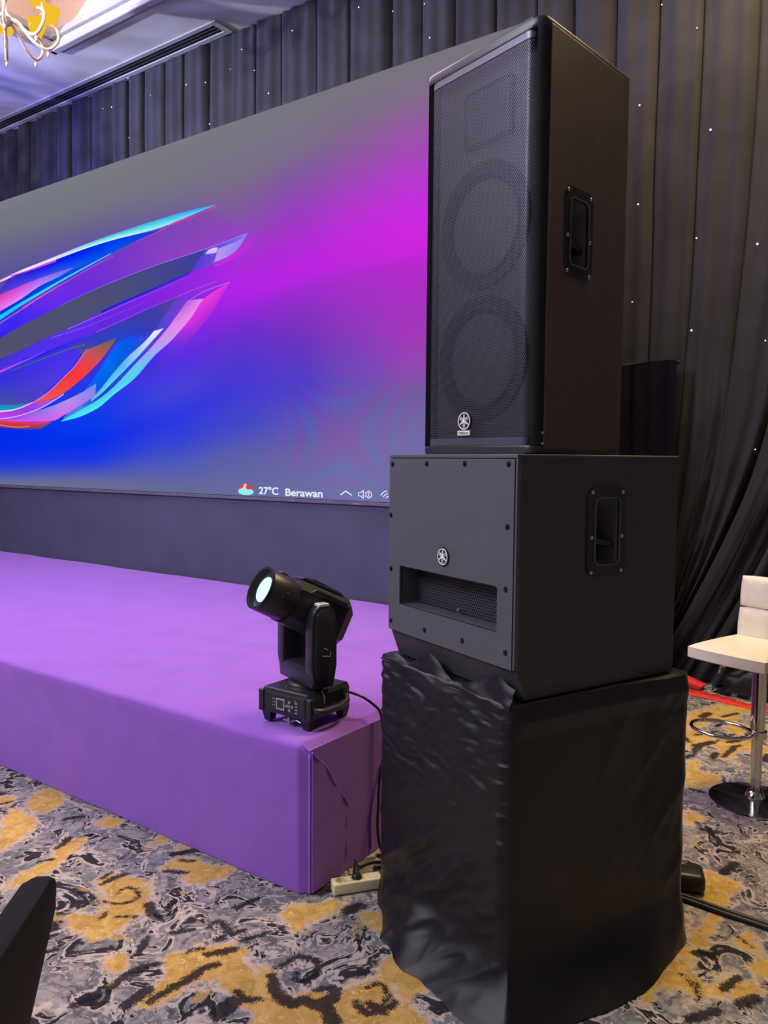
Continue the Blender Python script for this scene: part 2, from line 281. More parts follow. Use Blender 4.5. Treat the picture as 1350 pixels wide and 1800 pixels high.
LED = json.loads('''{"bands":[[[[-6.6346,2.3488],[-6.346,2.4055],[-5.679,2.5156],[-5.0732,2.5942],[-4.8178,2.6068]],[[-6.6477,2.083],[-6.3607,2.0858],[-5.9778,2.0792],[-5.7151,2.1104],[-5.4094,2.2437],[-5.0695,2.4166],[-4.8178,2.6068]],[[50,40,230],[50,45,225],[60,45,235],[75,45,235]],[[50,110,190],[70,80,150],[75,75,170],[80,60,220],[75,45,235]]],[[[-6.6104,2.8401],[-6.3219,2.9274],[-5.9278,3.0224],[-5.5659,3.1022],[-5.213,3.1927],[-4.7274,3.2952],[-4.3767,3.3544],[-4.0526,3.4406],[-3.7465,3.4797],[-3.5848,3.5055],[-3.1197,3.5597]],[[-6.6151,2.7447],[-6.3281,2.7931],[-5.8809,2.8873],[-5.2191,3.0105],[-4.7332,3.0892],[-4.3903,3.1354],[-4.066,3.1742],[-3.8113,3.199],[-3.1831,3.2465],[-2.6992,3.2973]],[[70,40,230],[80,50,230],[60,40,235],[110,40,230],[118,45,215],[122,52,202],[124,66,182],[126,84,162]],[[30,30,230],[40,30,240],[60,40,245],[95,40,240],[105,45,225],[125,60,200],[145,66,192],[152,64,198]]],[[[-6.6151,2.7447],[-6.3281,2.7931],[-5.8809,2.8873],[-5.2191,3.0105],[-4.7332,3.0892],[-4.3903,3.1354],[-4.066,3.1742],[-3.8113,3.199],[-3.1831,3.2465]],[[-6.6254,2.5352],[-6.3381,2.5763],[-5.8592,2.6526],[-5.441,2.7318],[-5.1138,2.78],[-4.5824,2.8874],[-4.2878,2.938],[-3.8146,3.0124],[-3.3704,3.0849],[-3.2521,3.1473],[-3.1833,3.233]],[[78,82,106],[78,80,110],[76,80,112],[72,75,125],[62,60,160]],[[84,82,112],[82,80,112],[76,78,115],[70,75,125],[62,62,155]]],[[[-6.6254,2.5352],[-6.3381,2.5763],[-5.8592,2.6526],[-5.441,2.7318],[-5.1138,2.78],[-4.5824,2.8874],[-4.2878,2.938],[-3.8146,3.0124],[-3.3704,3.0849],[-3.0841,3.1156],[-2.8758,3.1228]],[[-6.6322,2.397],[-6.3444,2.4409],[-5.6779,2.5436],[-5.0718,2.637],[-4.5867,2.7232],[-4.2342,2.7875],[-3.9245,2.8457],[-3.5432,2.9054],[-3.1189,2.9624],[-2.8766,3.0172]],[[55,50,190],[60,50,200],[70,50,225],[95,50,235],[110,40,225],[140,35,225],[165,40,225]],[[90,60,230],[80,50,240],[85,45,235],[100,40,220],[130,40,220],[175,38,225]]],[[[-5.0722,2.6263],[-4.587,2.7129],[-4.2344,2.7775],[-3.9246,2.8359],[-3.5361,2.8999]],[[-4.839,2.4924],[-4.4458,2.5783],[-4.1173,2.6127],[-3.8596,2.6208],[-3.6922,2.7264],[-3.5361,2.8999]],[[60,50,210],[58,55,190],[58,62,175],[62,62,165],[82,72,150]],[[90,100,100],[50,70,180],[30,70,210],[45,60,200],[60,62,170],[82,72,150]]],[[[-5.2271,1.9175],[-4.9873,2.0899],[-4.6667,2.3243],[-4.3623,2.5719],[-4.0771,2.6342],[-3.8591,2.6451],[-3.6915,2.7741],[-3.5361,2.8999]],[[-5.2083,1.9115],[-4.8535,1.9945],[-4.498,2.1808],[-4.1628,2.3566],[-3.8611,2.5383],[-3.6934,2.6548],[-3.5308,2.763],[-3.3943,2.8611]],[[110,110,235],[60,140,235],[0,100,240],[0,110,250],[0,95,240],[30,65,228],[85,65,215],[105,60,205]],[[40,120,235],[90,120,225],[30,70,220],[0,100,205],[10,90,215],[80,70,215],[95,70,215],[115,65,205]]],[[[-3.8362,2.648],[-3.9685,2.5662],[-4.2092,2.4498],[-4.41,2.3254],[-4.5831,2.2054],[-4.7611,2.0976]],[[-3.7082,2.6609],[-3.8606,2.5674],[-4.1054,2.4179],[-4.4118,2.2487],[-4.602,2.1438],[-4.7617,2.0764]],[[250,250,255],[160,195,250],[90,170,250],[80,185,250],[70,160,240]],[[240,230,255],[190,210,245],[100,200,250],[110,220,245],[110,200,240]]],[[[-3.4013,2.8618],[-3.5309,2.7583],[-3.6713,2.648],[-3.9158,2.4887],[-4.1062,2.3781],[-4.4131,2.1975],[-4.6733,2.0838],[-4.9534,1.9974],[-5.2466,1.9069]],[[-3.1941,2.853],[-3.354,2.7223],[-3.5992,2.5562],[-3.8401,2.4345],[-4.1087,2.2584],[-4.4148,2.1258],[-4.64,2.0197],[-4.9276,1.943],[-5.2468,1.9014]],[[190,85,220],[215,140,230],[190,150,235],[130,195,245],[75,200,240],[70,205,225],[60,220,230],[40,230,250]],[[225,150,235],[240,140,235],[165,170,240],[60,210,240],[90,225,245],[80,235,245],[70,238,245],[30,240,255]]],[[[-2.9027,2.9497],[-3.2009,2.8538],[-3.354,2.7223],[-3.5992,2.5562],[-3.8402,2.4248],[-4.1089,2.2485]],[[-2.9027,2.9453],[-3.0741,2.7631],[-3.2304,2.6415],[-3.4415,2.4965],[-3.6984,2.3478],[-4.0068,2.2085]],[[240,50,220],[240,60,220],[225,50,230],[120,40,240],[70,40,240],[60,45,235]],[[200,40,228],[190,40,220],[150,45,215],[92,50,205],[72,55,202],[62,60,215]]],[[[-3.4014,2.8549],[-3.1934,2.9145],[-2.9027,2.9519]],[[-3.4014,2.8502],[-3.1935,2.9099],[-2.9027,2.9475]],[[190,130,235],[190,130,235]],[[190,130,235],[190,130,235]]],[[[-3.5359,2.9081],[-3.2957,2.9458],[-3.0523,2.9802]],[[-3.5361,2.9011],[-3.2958,2.9389],[-3.0523,2.9735]],[[150,90,230],[150,90,230]],[[150,90,230],[150,90,230]]],[[[-3.1832,3.2375],[-2.926,3.271],[-2.6992,3.2973]],[[-3.3704,3.0803],[-3.0841,3.1156],[-2.8948,3.1563],[-2.793,3.2031],[-2.6992,3.293]],[[90,70,215],[100,90,225],[120,110,235]],[[90,50,215],[110,70,215],[160,120,235],[130,110,235]]],[[[-3.1497,3.2326],[-3.0896,3.2419],[-3.0368,3.2387]],[[-3.1836,3.2059],[-3.1099,3.2],[-3.0503,3.2005]],[[225,205,250]],[[205,180,245]]],[[[-3.0303,3.2288],[-2.8305,3.2523],[-2.7115,3.2949]],[[-3.0774,3.1281],[-2.8948,3.1563],[-2.7993,3.204],[-2.7115,3.2906]],[[175,150,245],[165,145,242],[140,120,240]],[[200,150,240],[165,130,240],[150,120,238]]],[[[-3.0842,3.1066],[-2.9013,3.144],[-2.7367,3.2165],[-2.6441,3.2801]],[[-3.0579,3.0852],[-2.7997,3.1298],[-2.6383,3.1934],[-2.6137,3.2711]],[[220,45,215],[215,40,215],[195,45,215],[165,60,200]],[[190,38,225],[190,35,228],[175,45,220],[160,60,205]]],[[[-4.5822,2.8925],[-4.2877,2.943],[-3.8145,3.0172],[-3.3703,3.0895]],[[-4.5828,2.872],[-4.2881,2.923],[-3.8149,2.998],[-3.3705,3.0711]],[[30,30,215],[50,40,220]],[[30,30,215],[50,40,220]]],[[[-5.219,3.0138],[-4.7331,3.0925],[-4.3902,3.1388],[-3.8112,3.2024],[-3.1831,3.2499],[-2.6991,3.3007]],[[-5.2192,3.0073],[-4.7333,3.0859],[-4.3904,3.132],[-3.8114,3.1955],[-3.1832,3.2431],[-2.6992,3.2938]],[[120,80,245],[150,130,240]],[[120,80,245],[150,130,240]]],[[[-5.1139,2.7778],[-4.583,2.8645],[-4.0706,2.9466],[-3.3708,3.0545]],[[-5.1141,2.7714],[-4.5831,2.859],[-4.0707,2.942],[-3.3708,3.0509]],[[170,120,245],[170,60,235]],[[170,120,245],[170,60,235]]],[[[-5.3925,2.7201],[-4.8308,2.7736],[-4.2897,2.8553],[-3.9232,2.9107]],[[-5.3927,2.7135],[-4.831,2.768],[-4.2898,2.8506],[-3.9233,2.9068]],[[140,100,245],[150,60,235]],[[140,100,245],[150,60,235]]],[[[-4.6562,2.7116],[-4.2341,2.7903],[-3.9244,2.8482],[-3.5432,2.9078]],[[-4.6564,2.7054],[-4.2342,2.7846],[-3.9245,2.8431],[-3.5432,2.9031]],[[150,90,240],[140,80,230]],[[150,90,240],[140,80,230]]],[[[-5.9055,2.5446],[-5.4458,2.5971],[-5.0712,2.6557],[-4.8331,2.6948]],[[-5.9067,2.5161],[-5.4468,2.5695],[-5.0721,2.629],[-4.8339,2.6686]],[[20,30,235],[60,50,225]],[[20,30,235],[60,50,225]]],[[[-6.6318,2.406],[-6.3438,2.4527],[-5.9062,2.5275],[-5.4951,2.5979]],[[-6.6333,2.3759],[-6.3449,2.4291],[-5.9069,2.5104],[-5.4955,2.5868]],[[240,90,225],[120,60,240]],[[240,90,225],[120,60,240]]],[[[-6.1235,2.4458],[-5.6792,2.5109],[-5.0731,2.596],[-4.8354,2.6161]],[[-6.124,2.4341],[-5.6797,2.4978],[-5.0736,2.5817],[-4.8359,2.6003]],[[70,90,130],[90,95,115]],[[70,90,130],[90,95,115]]],[[[-6.5913,3.2257],[-6.3058,3.2758],[-6.0497,3.4003],[-5.5537,3.4255],[-5.1197,3.4581],[-4.7659,3.4861],[-4.3815,3.5],[-4.0594,3.495],[-3.7464,3.4891]],[[-6.5925,3.2021],[-6.3072,3.2469],[-5.917,3.2819],[-5.5181,3.3167],[-5.2079,3.3421],[-4.9037,3.3392],[-4.57,3.356],[-4.3841,3.3905],[-4.0526,3.4406],[-3.7464,3.4844]],[[90,90,140],[90,60,170],[60,40,200],[15,10,230],[0,20,235],[0,60,235],[20,70,220]],[[80,80,150],[75,65,180],[75,60,220],[60,75,238],[10,95,238],[0,85,232],[40,50,220]]],[[[-6.594,3.1725],[-6.308,3.2295],[-6.0129,3.2648],[-5.7403,3.2943],[-5.3808,3.3212],[-5.0495,3.3374]],[[-6.603,2.9888],[-6.3157,3.0613],[-5.9229,3.141],[-5.5609,3.234],[-5.2766,3.2757],[-4.9672,3.3371]],[[245,30,90],[240,40,120],[235,50,150],[215,60,210],[170,100,240],[110,115,245]],[[250,80,200],[248,100,225],[240,120,250],[225,140,250],[170,140,250],[70,125,240]]],[[[-6.603,2.9888],[-6.3157,3.0613],[-5.9229,3.141],[-5.5609,3.234],[-5.2766,3.2757],[-4.9673,3.3319],[-4.4172,3.3952]],[[-6.6063,2.9235],[-6.3184,3.0032],[-5.9248,3.0959],[-5.5632,3.1736],[-5.2113,3.2408],[-4.8869,3.3004],[-4.4175,3.3852]],[[0,60,215],[0,50,215],[0,70,225],[10,90,235]],[[0,60,215],[0,60,215],[0,80,225],[10,90,235]]],[[[-6.6049,2.9502],[-6.3177,3.0196],[-5.9242,3.1081],[-5.563,3.1791],[-5.2111,3.2479],[-4.8867,3.3065],[-4.4174,3.3877]],[[-6.6076,2.8967],[-6.3197,2.975],[-5.9257,3.0723],[-5.564,3.1516],[-5.2118,3.2283],[-4.8871,3.2944],[-4.4175,3.3827]],[[15,205,255],[130,215,255]],[[15,205,255],[130,215,255]]],[[[-6.6095,2.858],[-6.3211,2.9446],[-5.9913,3.0225],[-5.6359,3.1089],[-5.2126,3.2023],[-4.7271,3.3042],[-4.3765,3.3629]],[[-6.6101,2.8461],[-6.3216,2.9336],[-5.9917,3.0122],[-5.6362,3.0995],[-5.2129,3.1938],[-4.7273,3.2965],[-4.3767,3.3559]],[[170,110,240],[170,80,225]],[[170,110,240],[170,80,225]]],[[[-5.8844,3.0577],[-5.6355,3.1185],[-5.3764,3.1749],[-5.09,3.2299]],[[-5.8853,3.0351],[-5.6362,3.101],[-5.3768,3.1623],[-5.0902,3.222]],[[245,70,215],[210,70,235]],[[245,70,215],[210,70,235]]],[[[-6.5855,3.3437],[-6.301,3.3798],[-5.9109,3.4279],[-5.5525,3.4582],[-5.1371,3.4951],[-4.7647,3.5271],[-4.3802,3.5497],[-4.0579,3.5652],[-3.7523,3.5752],[-3.4481,3.5823],[-3.2404,3.5807],[-3.0469,3.5736]],[[-6.5867,3.3201],[-6.3021,3.3567],[-5.9121,3.3998],[-5.5535,3.431],[-5.1196,3.4634],[-4.7659,3.4861],[-4.3815,3.5],[-4.0593,3.4999],[-3.7909,3.501],[-3.563,3.5159],[-3.2749,3.5482],[-3.0469,3.5714]],[[230,60,80],[235,75,95],[250,140,170],[252,225,250],[200,200,245],[80,195,215],[45,180,220],[40,180,230],[40,140,240]],[[240,50,90],[240,60,105],[255,210,240],[255,235,255],[235,245,255],[222,255,255],[200,255,255],[150,240,250],[90,190,250]]],[[[-6.0819,3.3986],[-5.8179,3.4111],[-5.5537,3.4273],[-5.2706,3.4497]],[[-6.0824,3.3873],[-5.8184,3.3981],[-5.5542,3.4128],[-5.2712,3.4336]],[[150,60,200],[235,80,240]],[[150,60,200],[235,80,240]]],[[[-4.0605,3.4405],[-3.7465,3.4788],[-3.5848,3.5096],[-3.3232,3.5311],[-3.0208,3.5646]],[[-4.0606,3.4332],[-3.7467,3.4712],[-3.5849,3.5014],[-3.3233,3.5226],[-3.0209,3.5558]],[[190,60,210],[200,70,170]],[[190,60,210],[200,70,170]]],[[[-3.5846,3.5171],[-3.4488,3.5295],[-3.323,3.5427]],[[-3.5849,3.5032],[-3.4489,3.5203],[-3.3231,3.5382]],[[235,60,170],[190,70,190]],[[235,60,170],[190,70,190]]],[[[-4.7954,2.5573],[-4.8765,2.5067],[-5.0091,2.4112],[-5.212,2.3073],[-5.3864,2.2181],[-5.5468,2.1555],[-5.7293,2.097]],[[-4.3507,2.6329],[-4.503,2.5085],[-4.6902,2.3919],[-4.9154,2.2825],[-5.1486,2.1882],[-5.3549,2.1283],[-5.6026,2.0976]],[[190,90,110],[245,55,75],[240,50,60],[240,65,65],[240,85,85],[225,80,100]],[[95,105,70],[200,85,80],[252,60,60],[248,70,60],[242,80,70],[215,75,55]]],[[[-4.7951,2.5705],[-4.8764,2.5109],[-5.0089,2.4156],[-5.2119,2.3121],[-5.3862,2.2231],[-5.5466,2.1609],[-5.7291,2.1027]],[[-4.7953,2.5626],[-4.8767,2.5026],[-5.0092,2.4067],[-5.2122,2.3025],[-5.3866,2.213],[-5.547,2.1501],[-5.7296,2.0913]],[[235,120,240],[235,120,240]],[[235,120,240],[235,120,240]]],[[[-6.6242,2.1118],[-6.3599,2.103],[-6.1244,2.093],[-5.7844,2.0959]],[[-6.6273,2.0494],[-6.3628,2.0417],[-6.0685,2.0486],[-5.7846,2.0918]],[[0,160,220],[60,110,160]],[[0,170,225],[40,150,200]]],[[[-6.6285,2.0258],[-6.3637,2.0206],[-6.0695,2.0259],[-5.7851,2.0786],[-5.5665,2.1044],[-5.3206,2.1221]],[[-6.6319,1.9557],[-6.3669,1.9528],[-6.0726,1.9533],[-5.7887,1.9873],[-5.5509,2.0459],[-5.2514,2.1439]],[[225,70,235],[230,75,240],[190,60,230],[150,60,225],[190,80,220]],[[215,60,225],[220,80,240],[190,70,240],[150,60,230],[170,110,230]]],[[[-6.6322,1.9503],[-6.3672,1.9464],[-5.9767,1.9644],[-5.6054,2.0226],[-5.3225,2.0682],[-4.9191,2.1593],[-4.6632,2.2417]],[[-6.633,1.933],[-6.368,1.9274],[-5.8845,1.915],[-5.3972,1.9106],[-5.1897,1.9617],[-4.9225,2.0453],[-4.6819,2.1261]],[[140,60,220],[130,60,220],[140,60,225],[150,80,230],[130,120,230],[185,150,232],[110,140,240]],[[230,60,130],[230,60,150],[225,80,200],[225,80,245],[222,90,240],[210,110,235],[150,130,230]]],[[[-6.6326,1.9417],[-6.3677,1.9337],[-5.9787,1.916],[-5.6458,1.9059],[-5.3887,1.9045]],[[-6.6358,1.8768],[-6.3708,1.868],[-6.0771,1.8463],[-5.7947,1.8377],[-5.5763,1.8413],[-5.387,1.9035]],[[235,60,70],[240,55,60],[250,50,70],[235,60,130]],[[120,60,60],[130,55,60],[140,60,60],[90,70,120]]],[[[-6.6346,1.9002],[-6.3695,1.8947],[-6.0762,1.8678],[-5.7935,1.8664]],[[-6.6352,1.8881],[-6.3701,1.8837],[-6.0766,1.858],[-5.7939,1.8578]],[[235,130,100],[235,130,100]],[[235,130,100],[235,130,100]]],[[[-6.6319,1.9548],[-6.3668,1.9547],[-5.9759,1.9823],[-5.6046,2.0435],[-5.3206,2.1235],[-5.1828,2.1722]],[[-6.6324,1.9457],[-6.3672,1.9446],[-5.9764,1.9713],[-5.6051,2.0317],[-5.321,2.1109],[-5.1832,2.1586]],[[235,170,250],[200,170,250]],[[235,170,250],[200,170,250]]],[[[-6.6274,2.0478],[-6.3629,2.0393],[-6.1266,2.0421],[-5.9347,2.0644],[-5.729,2.1057]],[[-6.6283,2.0296],[-6.3636,2.023],[-6.1272,2.0275],[-5.9353,2.0515],[-5.7295,2.0944]],[[255,245,255],[235,190,240]],[[255,245,255],[235,190,240]]]],"bg":[[-1.1909,[[4.174,118,116,124],[3.9452,128,108,136],[3.7262,150,85,165],[3.4324,180,60,205],[3.2478,197,45,220],[3.0625,206,38,225],[2.9509,203,38,222],[2.8577,183,42,205],[2.6519,172,46,196],[2.3509,160,60,182],[2.1427,140,76,175],[2.0098,116,90,160],[1.7427,114,104,164],[1.2887,112,112,166]]],[-1.6717,[[4.1714,120,116,126],[3.9305,122,108,132],[3.7383,136,94,152],[3.4485,164,66,192],[3.2153,187,48,213],[3.0395,196,38,223],[2.9338,190,41,218],[2.8238,168,45,200],[2.6267,152,50,194],[2.3494,126,62,185],[2.1302,108,74,182],[1.93,106,90,172],[1.6685,116,101,165],[1.3037,112,111,168]]],[-2.2054,[[4.1645,118,116,126],[3.8331,122,110,136],[3.6297,128,88,160],[3.3845,150,65,190],[3.1585,172,47,210],[2.981,187,37,226],[2.8899,184,36,225],[2.7861,155,43,207],[2.5988,128,50,192],[2.3477,98,54,194],[2.0952,78,62,200],[1.8413,92,82,182],[1.5859,110,96,164],[1.3118,104,109,162]]],[-2.801,[[4.161,120,119,129],[3.7454,118,110,132],[3.5945,124,97,148],[3.4214,132,84,168],[3.1822,160,55,205],[2.9417,178,36,230],[2.81,172,33,230],[2.6779,140,40,215],[2.5453,110,46,206],[2.3458,82,52,206],[2.0784,64,57,213],[1.8318,68,70,200],[1.5839,92,96,168],[1.3163,102,107,156]]],[-3.6141,[[4.1609,122,122,130],[3.857,118,114,128],[3.7181,114,108,136],[3.4857,112,80,165],[3.2052,110,60,200],[2.9229,115,50,215],[2.6862,120,42,228],[2.4722,105,42,232],[2.3528,78,46,228],[2.1131,68,66,215],[1.8962,42,55,226],[1.7026,50,65,215],[1.5081,78,88,188],[1.3225,100,105,152]]],[-4.8195,[[4.1569,122,124,132],[3.8311,114,115,128],[3.6775,106,100,142],[3.5234,100,85,160],[3.2653,80,60,200],[2.9536,70,50,220],[2.6397,60,50,225],[2.3764,50,50,228],[2.1115,30,60,232],[1.845,4,58,236],[1.6844,5,46,236],[1.5232,28,58,226],[1.4154,72,84,188],[1.3181,106,109,146]]],[-6.3029,[[4.1576,120,124,134],[3.8561,112,114,128],[3.6559,100,98,140],[3.4548,90,85,150],[3.2238,80,70,180],[2.8749,60,50,220],[2.5233,50,50,225],[2.2282,40,60,225],[1.9907,15,45,232],[1.7818,0,40,236],[1.632,4,44,234],[1.4817,25,55,222],[1.3792,65,80,188],[1.2885,108,112,144]]]],"text":{"t27a":[-2.5785,1.2828],"t27b":[-2.3733,1.3417],"bera":[-2.3028,1.2785],"berb":[-1.9369,1.3408],"chev":[-1.7137,1.3143],"chl":[-1.7606,1.3005],"chr":[-1.6619,1.2997],"ic":[-2.7218,1.3098],"icl":[-2.8046,1.3029],"icr":[-2.6341,1.3079],"ict":[-2.7216,1.3459],"icb":[-2.722,1.2782],"spk":[-1.5452,1.3116],"spl":[-1.6007,1.3057],"spr":[-1.4804,1.3097],"wf":[-1.3727,1.3013]}}''')
